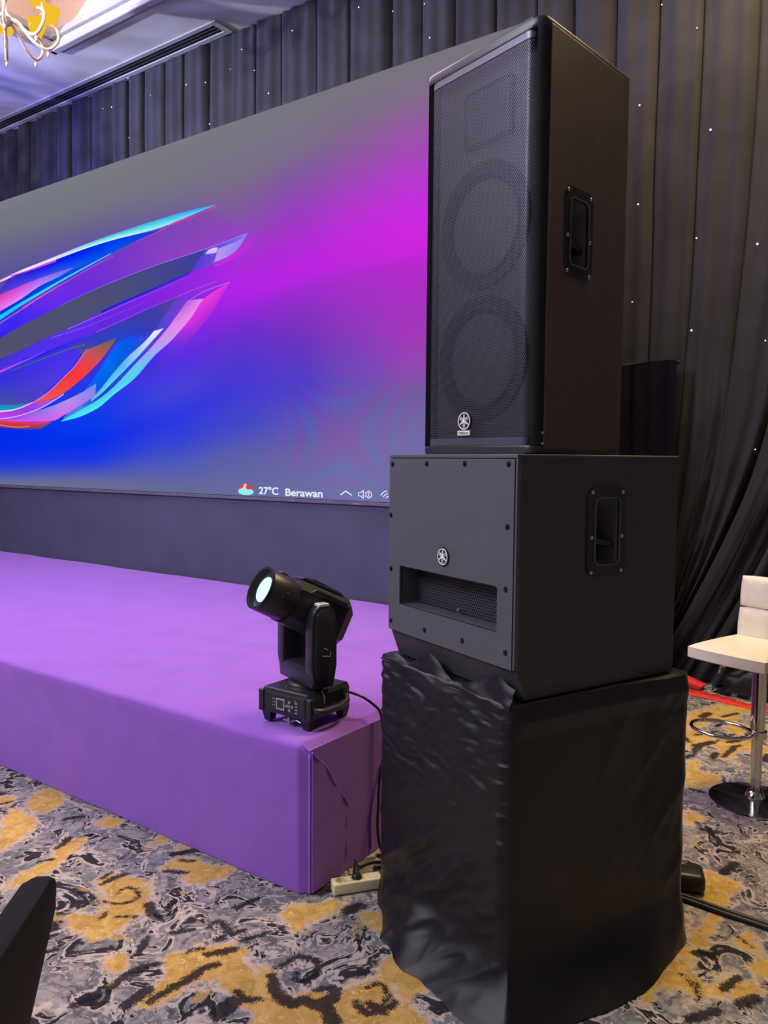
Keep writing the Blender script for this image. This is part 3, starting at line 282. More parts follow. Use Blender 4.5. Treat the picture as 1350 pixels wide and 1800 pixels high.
CARPET = json.loads('''{"ochre":[[[-0.692,-0.371],[-0.702,-0.313],[-0.631,-0.3],[-0.544,-0.262],[-0.417,-0.36],[-0.383,-0.423],[-0.382,-0.507],[-0.373,-0.58],[-0.425,-0.599],[-0.545,-0.585],[-0.568,-0.537],[-0.511,-0.496],[-0.594,-0.42]],[[-0.559,-0.169],[-0.584,-0.091],[-0.529,-0.05],[-0.458,-0.054],[-0.36,-0.009],[-0.345,-0.09],[-0.397,-0.179],[-0.455,-0.171],[-0.501,-0.126]],[[-0.019,-0.091],[0.045,-0.032],[0.089,0.045],[0.138,0.042],[0.121,-0.043],[0.106,-0.087],[0.102,-0.172],[0.045,-0.153]],[[-0.14,-0.531],[-0.104,-0.444],[-0.027,-0.365],[0.043,-0.343],[0.08,-0.379],[0.162,-0.372],[0.205,-0.392],[0.276,-0.429],[0.339,-0.359],[0.391,-0.353],[0.4,-0.282],[0.462,-0.187],[0.549,-0.19],[0.676,-0.335],[0.353,-0.57],[0.262,-0.524],[0.195,-0.527],[0.086,-0.495],[0.026,-0.556],[0.028,-0.634],[0.01,-0.692],[-0.031,-0.692],[-0.047,-0.584],[-0.078,-0.547]],[[-0.943,-0.58],[-0.947,-0.532],[-0.991,-0.362],[-0.938,-0.351],[-0.894,-0.494],[-0.915,-0.584]],[[-1.359,-0.374],[-1.52,-0.233],[-1.488,-0.21],[-1.321,-0.246],[-1.244,-0.337],[-1.214,-0.453]],[[-1.513,-0.154],[-1.589,-0.052],[-1.538,0.007],[-1.419,-0.046],[-1.364,-0.173],[-1.438,-0.191]],[[-1.093,-0.094],[-1.11,-0.039],[-1.046,-0.026],[-1.019,-0.074]],[[-1.051,-0.319],[-1.053,-0.259],[-1.006,-0.209],[-0.947,-0.301],[-0.994,-0.335]],[[-0.279,-0.624],[-0.262,-0.593],[-0.203,-0.604],[-0.182,-0.641],[-0.223,-0.653]],[[0.218,0.039],[0.279,0.084],[0.337,0.02],[0.287,0.004]],[[-1.309,-0.401],[-1.325,-0.316],[-1.296,-0.295],[-1.223,-0.4],[-1.203,-0.46]],[[1.071,0.986],[1.118,1.034],[1.209,1.034],[1.231,0.974],[1.203,0.892],[1.208,0.802],[1.147,0.827]],[[1.136,0.312],[1.168,0.406],[1.165,0.487],[1.2,0.513],[1.206,0.416],[1.243,0.355],[1.279,0.348],[1.306,0.418],[1.331,0.462],[1.336,0.374],[1.292,0.293],[1.267,0.228],[1.232,0.297],[1.171,0.269]],[[1.297,0.653],[1.327,0.706],[1.364,0.653],[1.358,0.615],[1.315,0.607]],[[1.367,0.542],[1.4,0.594],[1.431,0.51],[1.392,0.498]],[[1.191,0.723],[1.212,0.76],[1.221,0.658],[1.201,0.524],[1.169,0.579],[1.192,0.638]],[[1.12,0.232],[1.152,0.272],[1.158,0.195],[1.148,0.157]],[[1.341,0.41],[1.4,0.453],[1.396,0.385],[1.349,0.334]],[[0.783,2.007],[0.879,2.055],[0.911,1.919],[0.859,1.793]],[[0.557,2.932],[0.6,3.088],[0.653,3.214],[0.741,3.28],[0.82,3.088],[0.798,2.915],[0.701,2.999],[0.673,2.746],[0.616,2.704]],[[0.632,2.642],[0.719,2.672],[0.792,2.52],[0.766,2.402],[0.705,2.357]],[[0.913,1.523],[0.971,1.524],[0.989,1.476],[0.95,1.407]],[[0.763,2.099],[0.781,2.199],[0.812,2.107],[0.82,1.976],[0.799,1.961]],[[0.877,1.94],[0.916,2.048],[0.955,1.947],[0.911,1.865]],[[0.662,3.265],[0.815,3.424],[0.866,3.204],[0.739,3.193]],[[0.795,2.838],[0.847,2.952],[0.899,2.879],[0.884,2.724]]],"black":[[[[-0.56,-0.377],[-0.571,-0.338],[-0.534,-0.324],[-0.49,-0.344],[-0.482,-0.385],[-0.514,-0.423],[-0.578,-0.444]],0.018],[[[-0.662,-0.373],[-0.662,-0.323],[-0.649,-0.274]],0.03],[[[-0.697,-0.349],[-0.702,-0.3]],0.02],[[[-0.14,-0.717],[-0.157,-0.664],[-0.156,-0.596],[-0.115,-0.534]],0.03],[[[-0.007,-0.674],[-0.001,-0.588],[0.009,-0.518],[0.004,-0.479],[0.03,-0.437]],0.036],[[[-0.096,-0.457],[-0.093,-0.436],[-0.071,-0.413]],0.02],[[[-0.041,-0.428],[-0.007,-0.384],[0.014,-0.347]],0.035],[[[0.179,-0.351],[0.192,-0.306],[0.202,-0.263],[0.258,-0.25],[0.298,-0.29],[0.295,-0.334],[0.267,-0.355],[0.242,-0.314]],0.026],[[[0.195,-0.382],[0.264,-0.43],[0.329,-0.437],[0.344,-0.403]],0.045],[[[0.344,-0.403],[0.391,-0.399],[0.406,-0.358],[0.395,-0.318]],0.05],[[[0.408,-0.387],[0.473,-0.427]],0.05],[[[0.346,-0.354],[0.38,-0.313]],0.025],[[[0.458,-0.257],[0.485,-0.22],[0.533,-0.249],[0.541,-0.297],[0.511,-0.327],[0.472,-0.325]],0.02],[[[0.472,-0.325],[0.521,-0.341],[0.555,-0.302],[0.568,-0.255]],0.03],[[[-0.365,-0.287],[-0.337,-0.336],[-0.287,-0.364]],0.02],[[[-0.145,-0.334],[-0.145,-0.282],[-0.09,-0.293],[-0.068,-0.327],[-0.073,-0.361]],0.026],[[[-0.051,-0.305],[-0.037,-0.264]],0.022],[[[-0.004,-0.31],[0.025,-0.259],[0.036,-0.221]],0.022],[[[-0.413,-0.357],[-0.361,-0.386]],0.04],[[[-0.349,-0.377],[-0.308,-0.39]],0.025],[[[-0.55,-0.176],[-0.479,-0.137]],0.025],[[[-0.566,-0.092],[-0.521,-0.064]],0.02],[[[-1.036,-0.322],[-1.058,-0.263],[-1.077,-0.23]],0.03],[[[-0.214,-0.558],[-0.245,-0.506],[-0.263,-0.48]],0.03],[[[-0.462,-0.721],[-0.438,-0.685]],0.018],[[[-0.22,-0.419],[-0.179,-0.368]],0.025],[[[0.17,0.026],[0.187,0.071]],0.05],[[[0.016,0.051],[0.034,0.113]],0.05],[[[0.19,-0.591],[0.188,-0.532]],0.06],[[[-0.048,-0.719],[-0.052,-0.644]],0.04],[[[-0.138,-0.642],[-0.144,-0.561]],0.02],[[[-0.169,-0.808],[-0.148,-0.746]],0.03],[[[0.396,-0.219],[0.432,-0.192]],0.02],[[[-0.137,-0.108],[-0.155,-0.191]],0.03],[[[-1.605,-0.24],[-1.592,-0.193]],0.02],[[[-1.241,-0.152],[-1.205,-0.091]],0.03],[[[-1.091,-0.45],[-1.084,-0.43]],0.02],[[[-0.995,-0.421],[-0.97,-0.375]],0.02],[[[-0.443,-0.468],[-0.391,-0.429]],0.016],[[[0.158,-0.492],[0.206,-0.503],[0.241,-0.478]],0.03],[[[-0.487,-0.478],[-0.48,-0.506]],0.02],[[[1.209,0.492],[1.248,0.52]],0.035],[[[1.318,0.36],[1.343,0.445]],0.03],[[[1.199,0.357],[1.25,0.327],[1.271,0.262]],0.02],[[[1.375,0.322],[1.405,0.376]],0.04],[[[1.165,1.068],[1.187,1.167]],0.04],[[[1.273,0.172],[1.325,0.255]],0.035],[[[1.01,1.393],[1.079,1.409]],0.03],[[[0.859,1.793],[0.914,1.792]],0.03],[[[1.277,0.679],[1.35,0.633]],0.012],[[[0.634,2.949],[0.651,3.043]],0.05],[[[0.729,2.407],[0.792,2.52]],0.05],[[[0.735,3.025],[0.797,3.153]],0.03],[[[1.023,1.422],[1.056,1.37]],0.03],[[[0.975,1.446],[1.003,1.447]],0.02]],"cream":[[[[-0.544,-0.262],[-0.392,-0.342],[-0.359,-0.406],[-0.354,-0.445]],0.02],[[[0.167,-0.403],[0.069,-0.369],[0.157,-0.367]],0.02],[[[0.22,-0.33],[0.237,-0.282],[0.283,-0.266],[0.318,-0.293]],0.02],[[[-0.292,-0.335],[-0.272,-0.287],[-0.229,-0.311]],0.02],[[[-0.141,-0.351],[-0.155,-0.299]],0.018],[[[0.462,-0.187],[0.422,-0.267],[0.398,-0.348]],0.02],[[[-0.439,-0.185],[-0.356,-0.173],[-0.332,-0.08]],0.018],[[[-1.428,-0.033],[-1.235,-0.041]],0.02],[[[-0.666,-0.376],[-0.517,-0.456],[-0.568,-0.537]],0.018],[[[-0.181,-0.846],[-0.176,-0.813]],0.03],[[[0.046,-0.573],[0.116,-0.522],[0.217,-0.526]],0.02],[[[0.156,-0.232],[0.107,-0.248]],0.02],[[[-0.252,-0.928],[-0.23,-0.852]],0.03],[[[0.057,-0.304],[0.093,-0.315]],0.02],[[[1.291,0.408],[1.332,0.455]],0.03],[[[1.142,0.686],[1.161,0.573]],0.02],[[[1.289,0.307],[1.345,0.315]],0.02],[[[0.615,-0.247],[0.703,-0.243]],0.02],[[[0.508,-0.198],[0.588,-0.252]],0.02]]}''')
MISC = json.loads('''{"curt":[-8.53,-8.22,-7.88,-7.6,-7.3,-6.99,-6.59,-6.2,-5.91,-5.61,-5.25,-4.94,-4.57,-4.23,-3.89,-3.56,-3.13,-2.73,-2.28,-1.96,-1.63,-1.26,-0.91,-0.62,-0.3,0.01,0.31,0.67],"stars":[[-5.8169,5.7627],[-6.3116,5.5609],[-6.1521,5.5414],[-5.4474,5.4912],[-4.8827,5.46],[-4.5948,5.4085],[-5.8301,5.1277],[-4.5476,4.9866],[-4.2437,5.4504],[-4.0504,5.573],[-2.252,5.3885],[-1.9271,5.3436],[-1.8499,5.0362],[-0.5883,4.9699],[0.029,4.7284],[0.2808,4.4815],[-0.09,4.0622],[0.3888,3.7922],[-0.0778,3.3768],[0.3154,3.0928],[0.7062,2.9929],[-0.1073,2.7027],[0.3056,2.467],[0.7778,2.3591],[0.741,1.6459],[-0.0582,2.0189],[-3.3887,5.5577],[-3.6822,5.0595],[-3.895,5.3404],[-2.6026,5.5207]]}''')
CEIL = 5.80; STAGE_H = .5493; YC = 3.75; YS = 2.4066

# ================================================================== SETTING
# ---- floor: patterned hotel carpet, print fields kept as signed distances on the mesh
def carpet_material():
    m = bpy.data.materials.new('floral_carpet'); m.use_nodes = True; nt = m.node_tree; N = nt.nodes; Lk = nt.links
    b = N['Principled BSDF']; b.inputs['Roughness'].default_value = .95; b.inputs['Specular IOR Level'].default_value = .1
    tc = N.new('ShaderNodeTexCoord')
    def noise(sc, det=3, rough=.55, dist=0.0, vec=None):
        n = N.new('ShaderNodeTexNoise'); n.inputs['Scale'].default_value = sc; n.inputs['Detail'].default_value = det
        n.inputs['Roughness'].default_value = rough; n.inputs['Distortion'].default_value = dist
        Lk.new(vec or tc.outputs['Object'], n.inputs['Vector']); return n.outputs['Fac']
    def math_(op, a, c, clamp=False):
        n = N.new('ShaderNodeMath'); n.operation = op; n.use_clamp = clamp
        for i, v in enumerate((a, c)):
            if isinstance(v, (int, float)): n.inputs[i].default_value = v
            else: Lk.new(v, n.inputs[i])
        return n.outputs[0]
    def step(v, lo, hi, o0=0, o1=1):
        n = N.new('ShaderNodeMapRange'); n.inputs[1].default_value = lo; n.inputs[2].default_value = hi
        n.inputs[3].default_value = o0; n.inputs[4].default_value = o1; Lk.new(v, n.inputs[0]); return n.outputs[0]
    def mix(f, a, c):
        n = N.new('ShaderNodeMix'); n.data_type = 'RGBA'; Lk.new(f, n.inputs[0])
        for i, v in ((6, a), (7, c)):
            if isinstance(v, tuple): n.inputs[i].default_value = (*v, 1)
            else: Lk.new(v, n.inputs[i])
        return n.outputs[2]
    at = N.new('ShaderNodeAttribute'); at.attribute_name = 'paint'
    sp = N.new('ShaderNodeSeparateColor'); Lk.new(at.outputs['Color'], sp.inputs[0])
    och, blk, crm = sp.outputs[0], sp.outputs[1], sp.outputs[2]
    jit = math_('SUBTRACT', noise(48, 3, .65), .5); jit2 = math_('SUBTRACT', noise(190, 2), .5)
    # grey ground: soft petals with a pale rim and a dark hatched fringe following the same contour
    hatch = N.new('ShaderNodeTexWave'); hatch.inputs['Scale'].default_value = 110; hatch.inputs['Distortion'].default_value = 4; hatch.inputs['Detail Scale'].default_value = 3
    Lk.new(tc.outputs['Object'], hatch.inputs['Vector'])
    hf = step(hatch.outputs['Fac'], .2, .5, .82, 1)
    g1 = step(noise(5.5, 4, .6, 1.2), .36, .62); g2 = step(noise(19, 3, .6, 1.4), .38, .62)
    ground = mix(g1, (.055, .064, .088), (.185, .192, .215)); ground = mix(math_('MULTIPLY', g2, .5), ground, (.33, .31, .31))
    for sc, di, lo in ((9.5, 2.0, .012), (5.2, 1.7, .0)):
        f = math_('ADD', noise(sc, 3, .55, di), math_('MULTIPLY', jit, .06))
        rimf = math_('MULTIPLY', step(f, .540 + lo, .556 + lo), step(f, .582 + lo, .596 + lo, 1, 0))
        ground = mix(math_('MULTIPLY', rimf, .72), ground, (.60, .53, .46))
        drk = math_('MULTIPLY', step(f, .592 + lo, .606 + lo), step(f, .675 + lo, .70 + lo, 1, 0))
        ground = mix(math_('MULTIPLY', drk, hf), ground, (.020, .018, .026))
        f2 = step(f, .41, .425, 1, 0); ground = mix(math_('MULTIPLY', f2, .35), ground, (.50, .45, .42))
    gold_small = step(noise(5.5, 3, .6, 1.4), .655, .685); ground = mix(math_('MULTIPLY', gold_small, .75), ground, (.50, .34, .12))
    # golden leaves
    jl = math_('ADD', math_('MULTIPLY', math_('SUBTRACT', noise(17, 3, .6, .8), .5), 1.1), math_('MULTIPLY', jit, .35))
    of = step(math_('ADD', och, jl), .46, .54)
    ov = step(noise(16, 3, .6, 1.0), .35, .65)
    gold = mix(ov, (.46, .29, .075), (.66, .43, .13)); gold = mix(step(noise(30, 2, .5, 2), .62, .67), gold, (.72, .52, .25))
    rim = step(math_('ADD', och, jl), .24, .40)
    c = mix(math_('MULTIPLY', rim, .65), ground, (.64, .49, .36)); c = mix(of, c, gold)
    cf = step(math_('ADD', crm, math_('MULTIPLY', jit, .5)), .46, .58); c = mix(math_('MULTIPLY', cf, .85), c, (.60, .51, .42))
    bf = step(math_('ADD', blk, math_('ADD', math_('MULTIPLY', jit, .35), math_('MULTIPLY', jit2, .35))), .46, .54)
    c = mix(math_('MULTIPLY', bf, hf), c, (.016, .014, .020))
    # tufts
    tuft = noise(420, 1); c2 = N.new('ShaderNodeMix'); c2.data_type = 'RGBA'; c2.blend_type = 'MULTIPLY'; c2.inputs[0].default_value = 1
    tr = N.new('ShaderNodeValToRGB'); Lk.new(tuft, tr.inputs[0]); tr.color_ramp.elements[0].position = .3; tr.color_ramp.elements[0].color = (.62, .62, .62, 1)
    tr.color_ramp.elements[1].position = .66; tr.color_ramp.elements[1].color = (1.25, 1.25, 1.25, 1)
    Lk.new(c, c2.inputs[6]); Lk.new(tr.outputs[0], c2.inputs[7]); Lk.new(c2.outputs[2], b.inputs['Base Color'])
    bp = N.new('ShaderNodeBump'); bp.inputs['Strength'].default_value = .5; bp.inputs['Distance'].default_value = .004
    Lk.new(tuft, bp.inputs['Height']); Lk.new(bp.outputs[0], b.inputs['Normal'])
    return m
def paint_fields(P):
    n = len(P); fld = np.full((n, 3), -.2)
    def seg_dist(Q, a, c):
        d = c - a; t = np.clip(((Q - a) @ d) / max(d @ d, 1e-9), 0, 1); return np.linalg.norm(Q - a - t[:, None] * d, axis=1)
    def sub(lo, hi): return np.where((P[:, 0] > lo[0]) & (P[:, 0] < hi[0]) & (P[:, 1] > lo[1]) & (P[:, 1] < hi[1]))[0]
    def poly(pts, ch):
        q = np.array(spl(pts, len(pts) * 4, True)); ix = sub(q.min(0) - .06, q.max(0) + .06)
        if not len(ix): return
        Q = P[ix]; d = np.full(len(ix), 9.); ins = np.zeros(len(ix), bool)
        for i in range(len(q)):
            a, c = q[i], q[(i + 1) % len(q)]; d = np.minimum(d, seg_dist(Q, a, c))
            cr = (a[1] > Q[:, 1]) != (c[1] > Q[:, 1])
            if cr.any():
                xx = a[0] + (Q[:, 1] - a[1]) / (c[1] - a[1] + 1e-12) * (c[0] - a[0]); ins ^= cr & (Q[:, 0] < xx)
        fld[ix, ch] = np.maximum(fld[ix, ch], np.where(ins, d, -d))
    def stroke(pts, w, ch):
        q = np.array(spl(pts, len(pts) * 6)) if len(pts) > 2 else np.array(pts, float)
        ix = sub(q.min(0) - .09, q.max(0) + .09)
        if not len(ix): return
        Q = P[ix]; best = np.full(len(ix), -9.); K = len(q) - 1
        for i in range(K):
            t = (i + .5) / K; ww = w * (.45 + .55 * math.sin(PI * (.12 + .8 * t)))
            best = np.maximum(best, ww / 2 - seg_dist(Q, q[i], q[i + 1]))
        fld[ix, ch] = np.maximum(fld[ix, ch], best)
    def put(tr):
        for p in CARPET['ochre']: poly([tr(*a) for a in p], 0)
        for p, w in CARPET['black']: stroke([tr(*a) for a in p], w, 1)
        for p, w in CARPET['cream']: stroke([tr(*a) for a in p], w, 2)
    put(lambda x, y: (x, y))
    for dx, dy in ((-1.9, -.25), (-.35, -2.1), (.9, 3.0), (2.6, -.4)):
        put(lambda x, y: (x + dx, y + dy))
    return np.clip(.5 + fld * 10, 0, 1)
def build_floor():
    xs = np.concatenate([[-14, -9, -6, -4.2], np.arange(-3.4, 2.6, .010), [2.8, 4, 6, 9]])
    ys = np.concatenate([[-10, -6, -3.5, -2.2], np.arange(-1.7, .35, .010), np.arange(.36, 3.7, .016), [3.8, 4.3]])
    X, Y = np.meshgrid(xs, ys); P = np.stack([X.ravel(), Y.ravel()], 1)
    keep_face = []
    nx, ny = len(xs), len(ys)
    i, j = np.meshgrid(np.arange(nx - 1), np.arange(ny - 1)); i = i.ravel(); j = j.ravel()
    F = np.stack([j * nx + i, j * nx + i + 1, (j + 1) * nx + i + 1, (j + 1) * nx + i], 1)
    # under the platform nobody sees the print: keep one coarse strip there
    hid = (xs[i + 1] < -.15) & (ys[j] > .10)
    F = F[~hid]
    used = np.unique(F); remap = -np.ones(len(P), int); remap[used] = np.arange(len(used))
    P = P[used]; F = remap[F]
    C = np.ones((len(P), 4)); C[:, :3] = paint_fields(P)
    V = np.concatenate([P, np.zeros((len(P), 1))], 1)
    k = len(V)
    V = np.concatenate([V, [[-14, .09, -.002], [-.1, .09, -.002], [-.1, 4.3, -.002], [-14, 4.3, -.002]]])
    C = np.concatenate([C, np.full((4, 4), .3)])
    F = np.concatenate([F, [[k, k + 1, k + 2, k + 3]]])
    o = mesh_np('floor', V, F, carpet_material(), colors=C); o['kind'] = 'structure'
build_floor()

# ---- ceiling with a lit tray
def ceiling_material():
    m = mat('ceiling_paint', (.55, .55, .60), .8, var=.08, scale=1.2)
    return m
M_ceil = ceiling_material()
bm = nb()
TX, TY = -5.96, 2.837
box(bm, (-14, TY, CEIL), (8, 4.4, CEIL + .1)); box(bm, (-14, -10, CEIL), (TX, TY, CEIL + .1))
ceiling = struct('ceiling', bm, M_ceil)
bm = nb()
box(bm, (TX, TY + .0, CEIL + .1), (8, TY + .06, CEIL + .52)); box(bm, (TX - .06, -10, CEIL + .1), (TX, TY + .06, CEIL + .52))
box(bm, (TX - .06, -10, CEIL + .52), (8, TY + .06, CEIL + .6))
struct('tray_recess', bm, M_tray, ceiling)
bm = nb()   # step mouldings round the tray mouth
box(bm, (TX - .05, TY - .01, CEIL - .045), (8, TY + .07, CEIL + .002), .012); box(bm, (TX - .07, -10, CEIL - .045), (TX + .01, TY + .07, CEIL + .002), .012)
box(bm, (TX, TY - .05, CEIL + .05), (8, TY + .0, CEIL + .12), .012); box(bm, (TX, -10, CEIL + .05), (TX + .05, TY, CEIL + .12), .012)
struct('trim_1', bm, M_trim)
bm = nb(); box(bm, (-14, 4.25, 0), (6, 4.35, CEIL)); M_wall = mat('wall_paint', (.30, .28, .28), .8)
struct('wall_back', bm, M_wall)
bm = nb(); box(bm, (-14.1, -10, 0), (-14, 4.3, CEIL)); struct('wall_left', bm, M_wall)
bm = nb(); box(bm, (8, -10, 0), (8.1, 4.3, CEIL)); struct('wall_right', bm, M_wall)

# ---- slot air diffuser
vent = thing('air_diffuser', 'long grey slot air diffuser in the ceiling above the curtain', 'vent', (-6.3, 3.57, CEIL - .004))
bm = nb()
box(bm, (-2.3, -.13, -.014), (2.12, -.075, .0), .004); box(bm, (-2.3, .055, -.014), (2.12, .115, .0), .004)
box(bm, (-2.3, -.075, -.014), (-2.25, .055, 0)); box(bm, (2.05, -.075, -.014), (2.12, .055, 0))
obj('frame', bm, M_trim, vent)
bm = nb(); box(bm, (-2.25, -.075, -.003), (2.05, .055, .001)); obj('slot_backing', bm, M_dark, vent)
for yy in (-.035, .012):
    bm = nb(); box(bm, (-2.25, yy - .004, -.012), (2.05, yy + .006, -.004)); obj('slat', bm, M_plast2, vent)

# ---- black star curtain
def curtain_y(x):
    cr = MISC['curt']
    ks = [cr[0] - .31 * k for k in range(18, 0, -1)] + cr + [cr[-1] + .34 * k for k in range(1, 16)]
    return np.array(ks)
def build_curtain():
    ks = curtain_y(0); xs = []
    for a, b in zip(ks[:-1], ks[1:]): xs += list(a + (b - a) * np.array([0, .02, .05, .10, .17, .25, .33, .42, .5, .58, .67, .75, .83, .90, .95, .98]))
    xs = np.array(xs); idx = np.clip(np.searchsorted(ks, xs, 'right') - 1, 0, len(ks) - 2)
    t = (xs - ks[idx]) / (ks[idx + 1] - ks[idx]); rnd = np.array([mnoise.noise(Vector((k * 3.7, 1.3, 0))) for k in range(len(ks))])
    zs = np.linspace(0.02, CEIL - .02, 60); V = []
    for z in zs:
        soft = .75 + .5 * (1 - z / CEIL)
        prof = np.sin(np.pi * t) ** .26 * (.075 + .03 * rnd[idx]) * np.minimum(1, .85 + .25 * soft)
        rip = .012 * np.sin(xs * 41 + rnd[idx] * 9) + .01 * np.sin(xs * 17 + z * .8)
        sway = .05 * np.array([mnoise.noise(Vector((x * .5, z * .6, 3))) for x in xs])
        dn = max(0, 5.0 - z) / 5.0; kx = np.clip(xs / .67, 0, 1.6)
        pull = -(.34 * dn ** 2 + .30 * max(0, 1 - z / 2.0) ** 1.5) * kx
        low = np.clip((2.5 - z) / 1.2, 0, 1) * np.clip((xs + .1) / .3, 0, 1)
        fold = low * (.045 * np.sin(xs * 43 + 3 * np.sin(xs * 7 + z) + z * 1.5) + .035 * np.sin(xs * 71 + 2 * z + 2 * np.sin(xs * 11)))
        V.append(np.stack([xs + sway * .5 + pull, YC - prof - rip + sway * .5 - fold, np.full(len(xs), z)], 1))
    V = np.concatenate(V); n = len(xs); i, j = np.meshgrid(np.arange(n - 1), np.arange(len(zs) - 1)); i = i.ravel(); j = j.ravel()
    F = np.stack([j * n + i, j * n + i + 1, (j + 1) * n + i + 1, (j + 1) * n + i], 1)
    root = thing('star_curtain', 'black floor to ceiling star curtain hanging pleated behind the LED screen', 'curtain', (0, 0, 0))
    c = mesh_np('drape', V, F, M_curtain, root, smooth=True)
    bm = nb(); tube(bm, [(-14, YC + .02, CEIL - .05), (6, YC + .02, CEIL - .05)], .025, 8); obj('curtain_rail', bm, M_plast, root)
    me = None
    for x, z in MISC['stars']:
        if me is None:
            bm = nb(); bmesh.ops.create_uvsphere(bm, u_segments=8, v_segments=6, radius=.0085); me = bpy.data.meshes.new('star_light'); bm.to_mesh(me); bm.free(); me.materials.append(M_star)
        k = int(np.argmin(np.abs(xs - x))); zi = int(np.argmin(np.abs(zs - z)))
        yv = V[zi * n + k][1]
        o = link(bpy.data.objects.new('star_light', me), root); o.location = (x, yv - .012, z)
        s = random.uniform(.45, .85); o.scale = (s, s, s)
build_curtain()

# darker short drape hanging low behind the loudspeaker
def build_low_drape():
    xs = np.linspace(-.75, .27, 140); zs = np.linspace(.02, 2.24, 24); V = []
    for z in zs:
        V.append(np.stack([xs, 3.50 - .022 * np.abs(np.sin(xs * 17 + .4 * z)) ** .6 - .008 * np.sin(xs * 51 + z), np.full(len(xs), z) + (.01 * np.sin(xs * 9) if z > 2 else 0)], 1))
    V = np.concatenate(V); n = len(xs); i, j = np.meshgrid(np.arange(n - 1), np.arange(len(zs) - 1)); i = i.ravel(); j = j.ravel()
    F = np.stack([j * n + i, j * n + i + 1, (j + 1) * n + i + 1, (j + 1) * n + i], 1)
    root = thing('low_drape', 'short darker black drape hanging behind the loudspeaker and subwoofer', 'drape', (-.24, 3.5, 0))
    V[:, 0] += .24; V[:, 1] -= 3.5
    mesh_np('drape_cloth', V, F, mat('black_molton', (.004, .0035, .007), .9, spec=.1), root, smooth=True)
    bm = nb(); tube(bm, [(-.53, .012, 2.235), (.52, .012, 2.235)], .012, 8); obj('drape_rail', bm, M_dark, root)
    for x in (-.5, .49):
        bm = nb(); cyl(bm, (x, .012, 0), (x, .012, 2.235), .012, n=8); obj('drape_post', bm, M_dark, root)
build_low_drape()

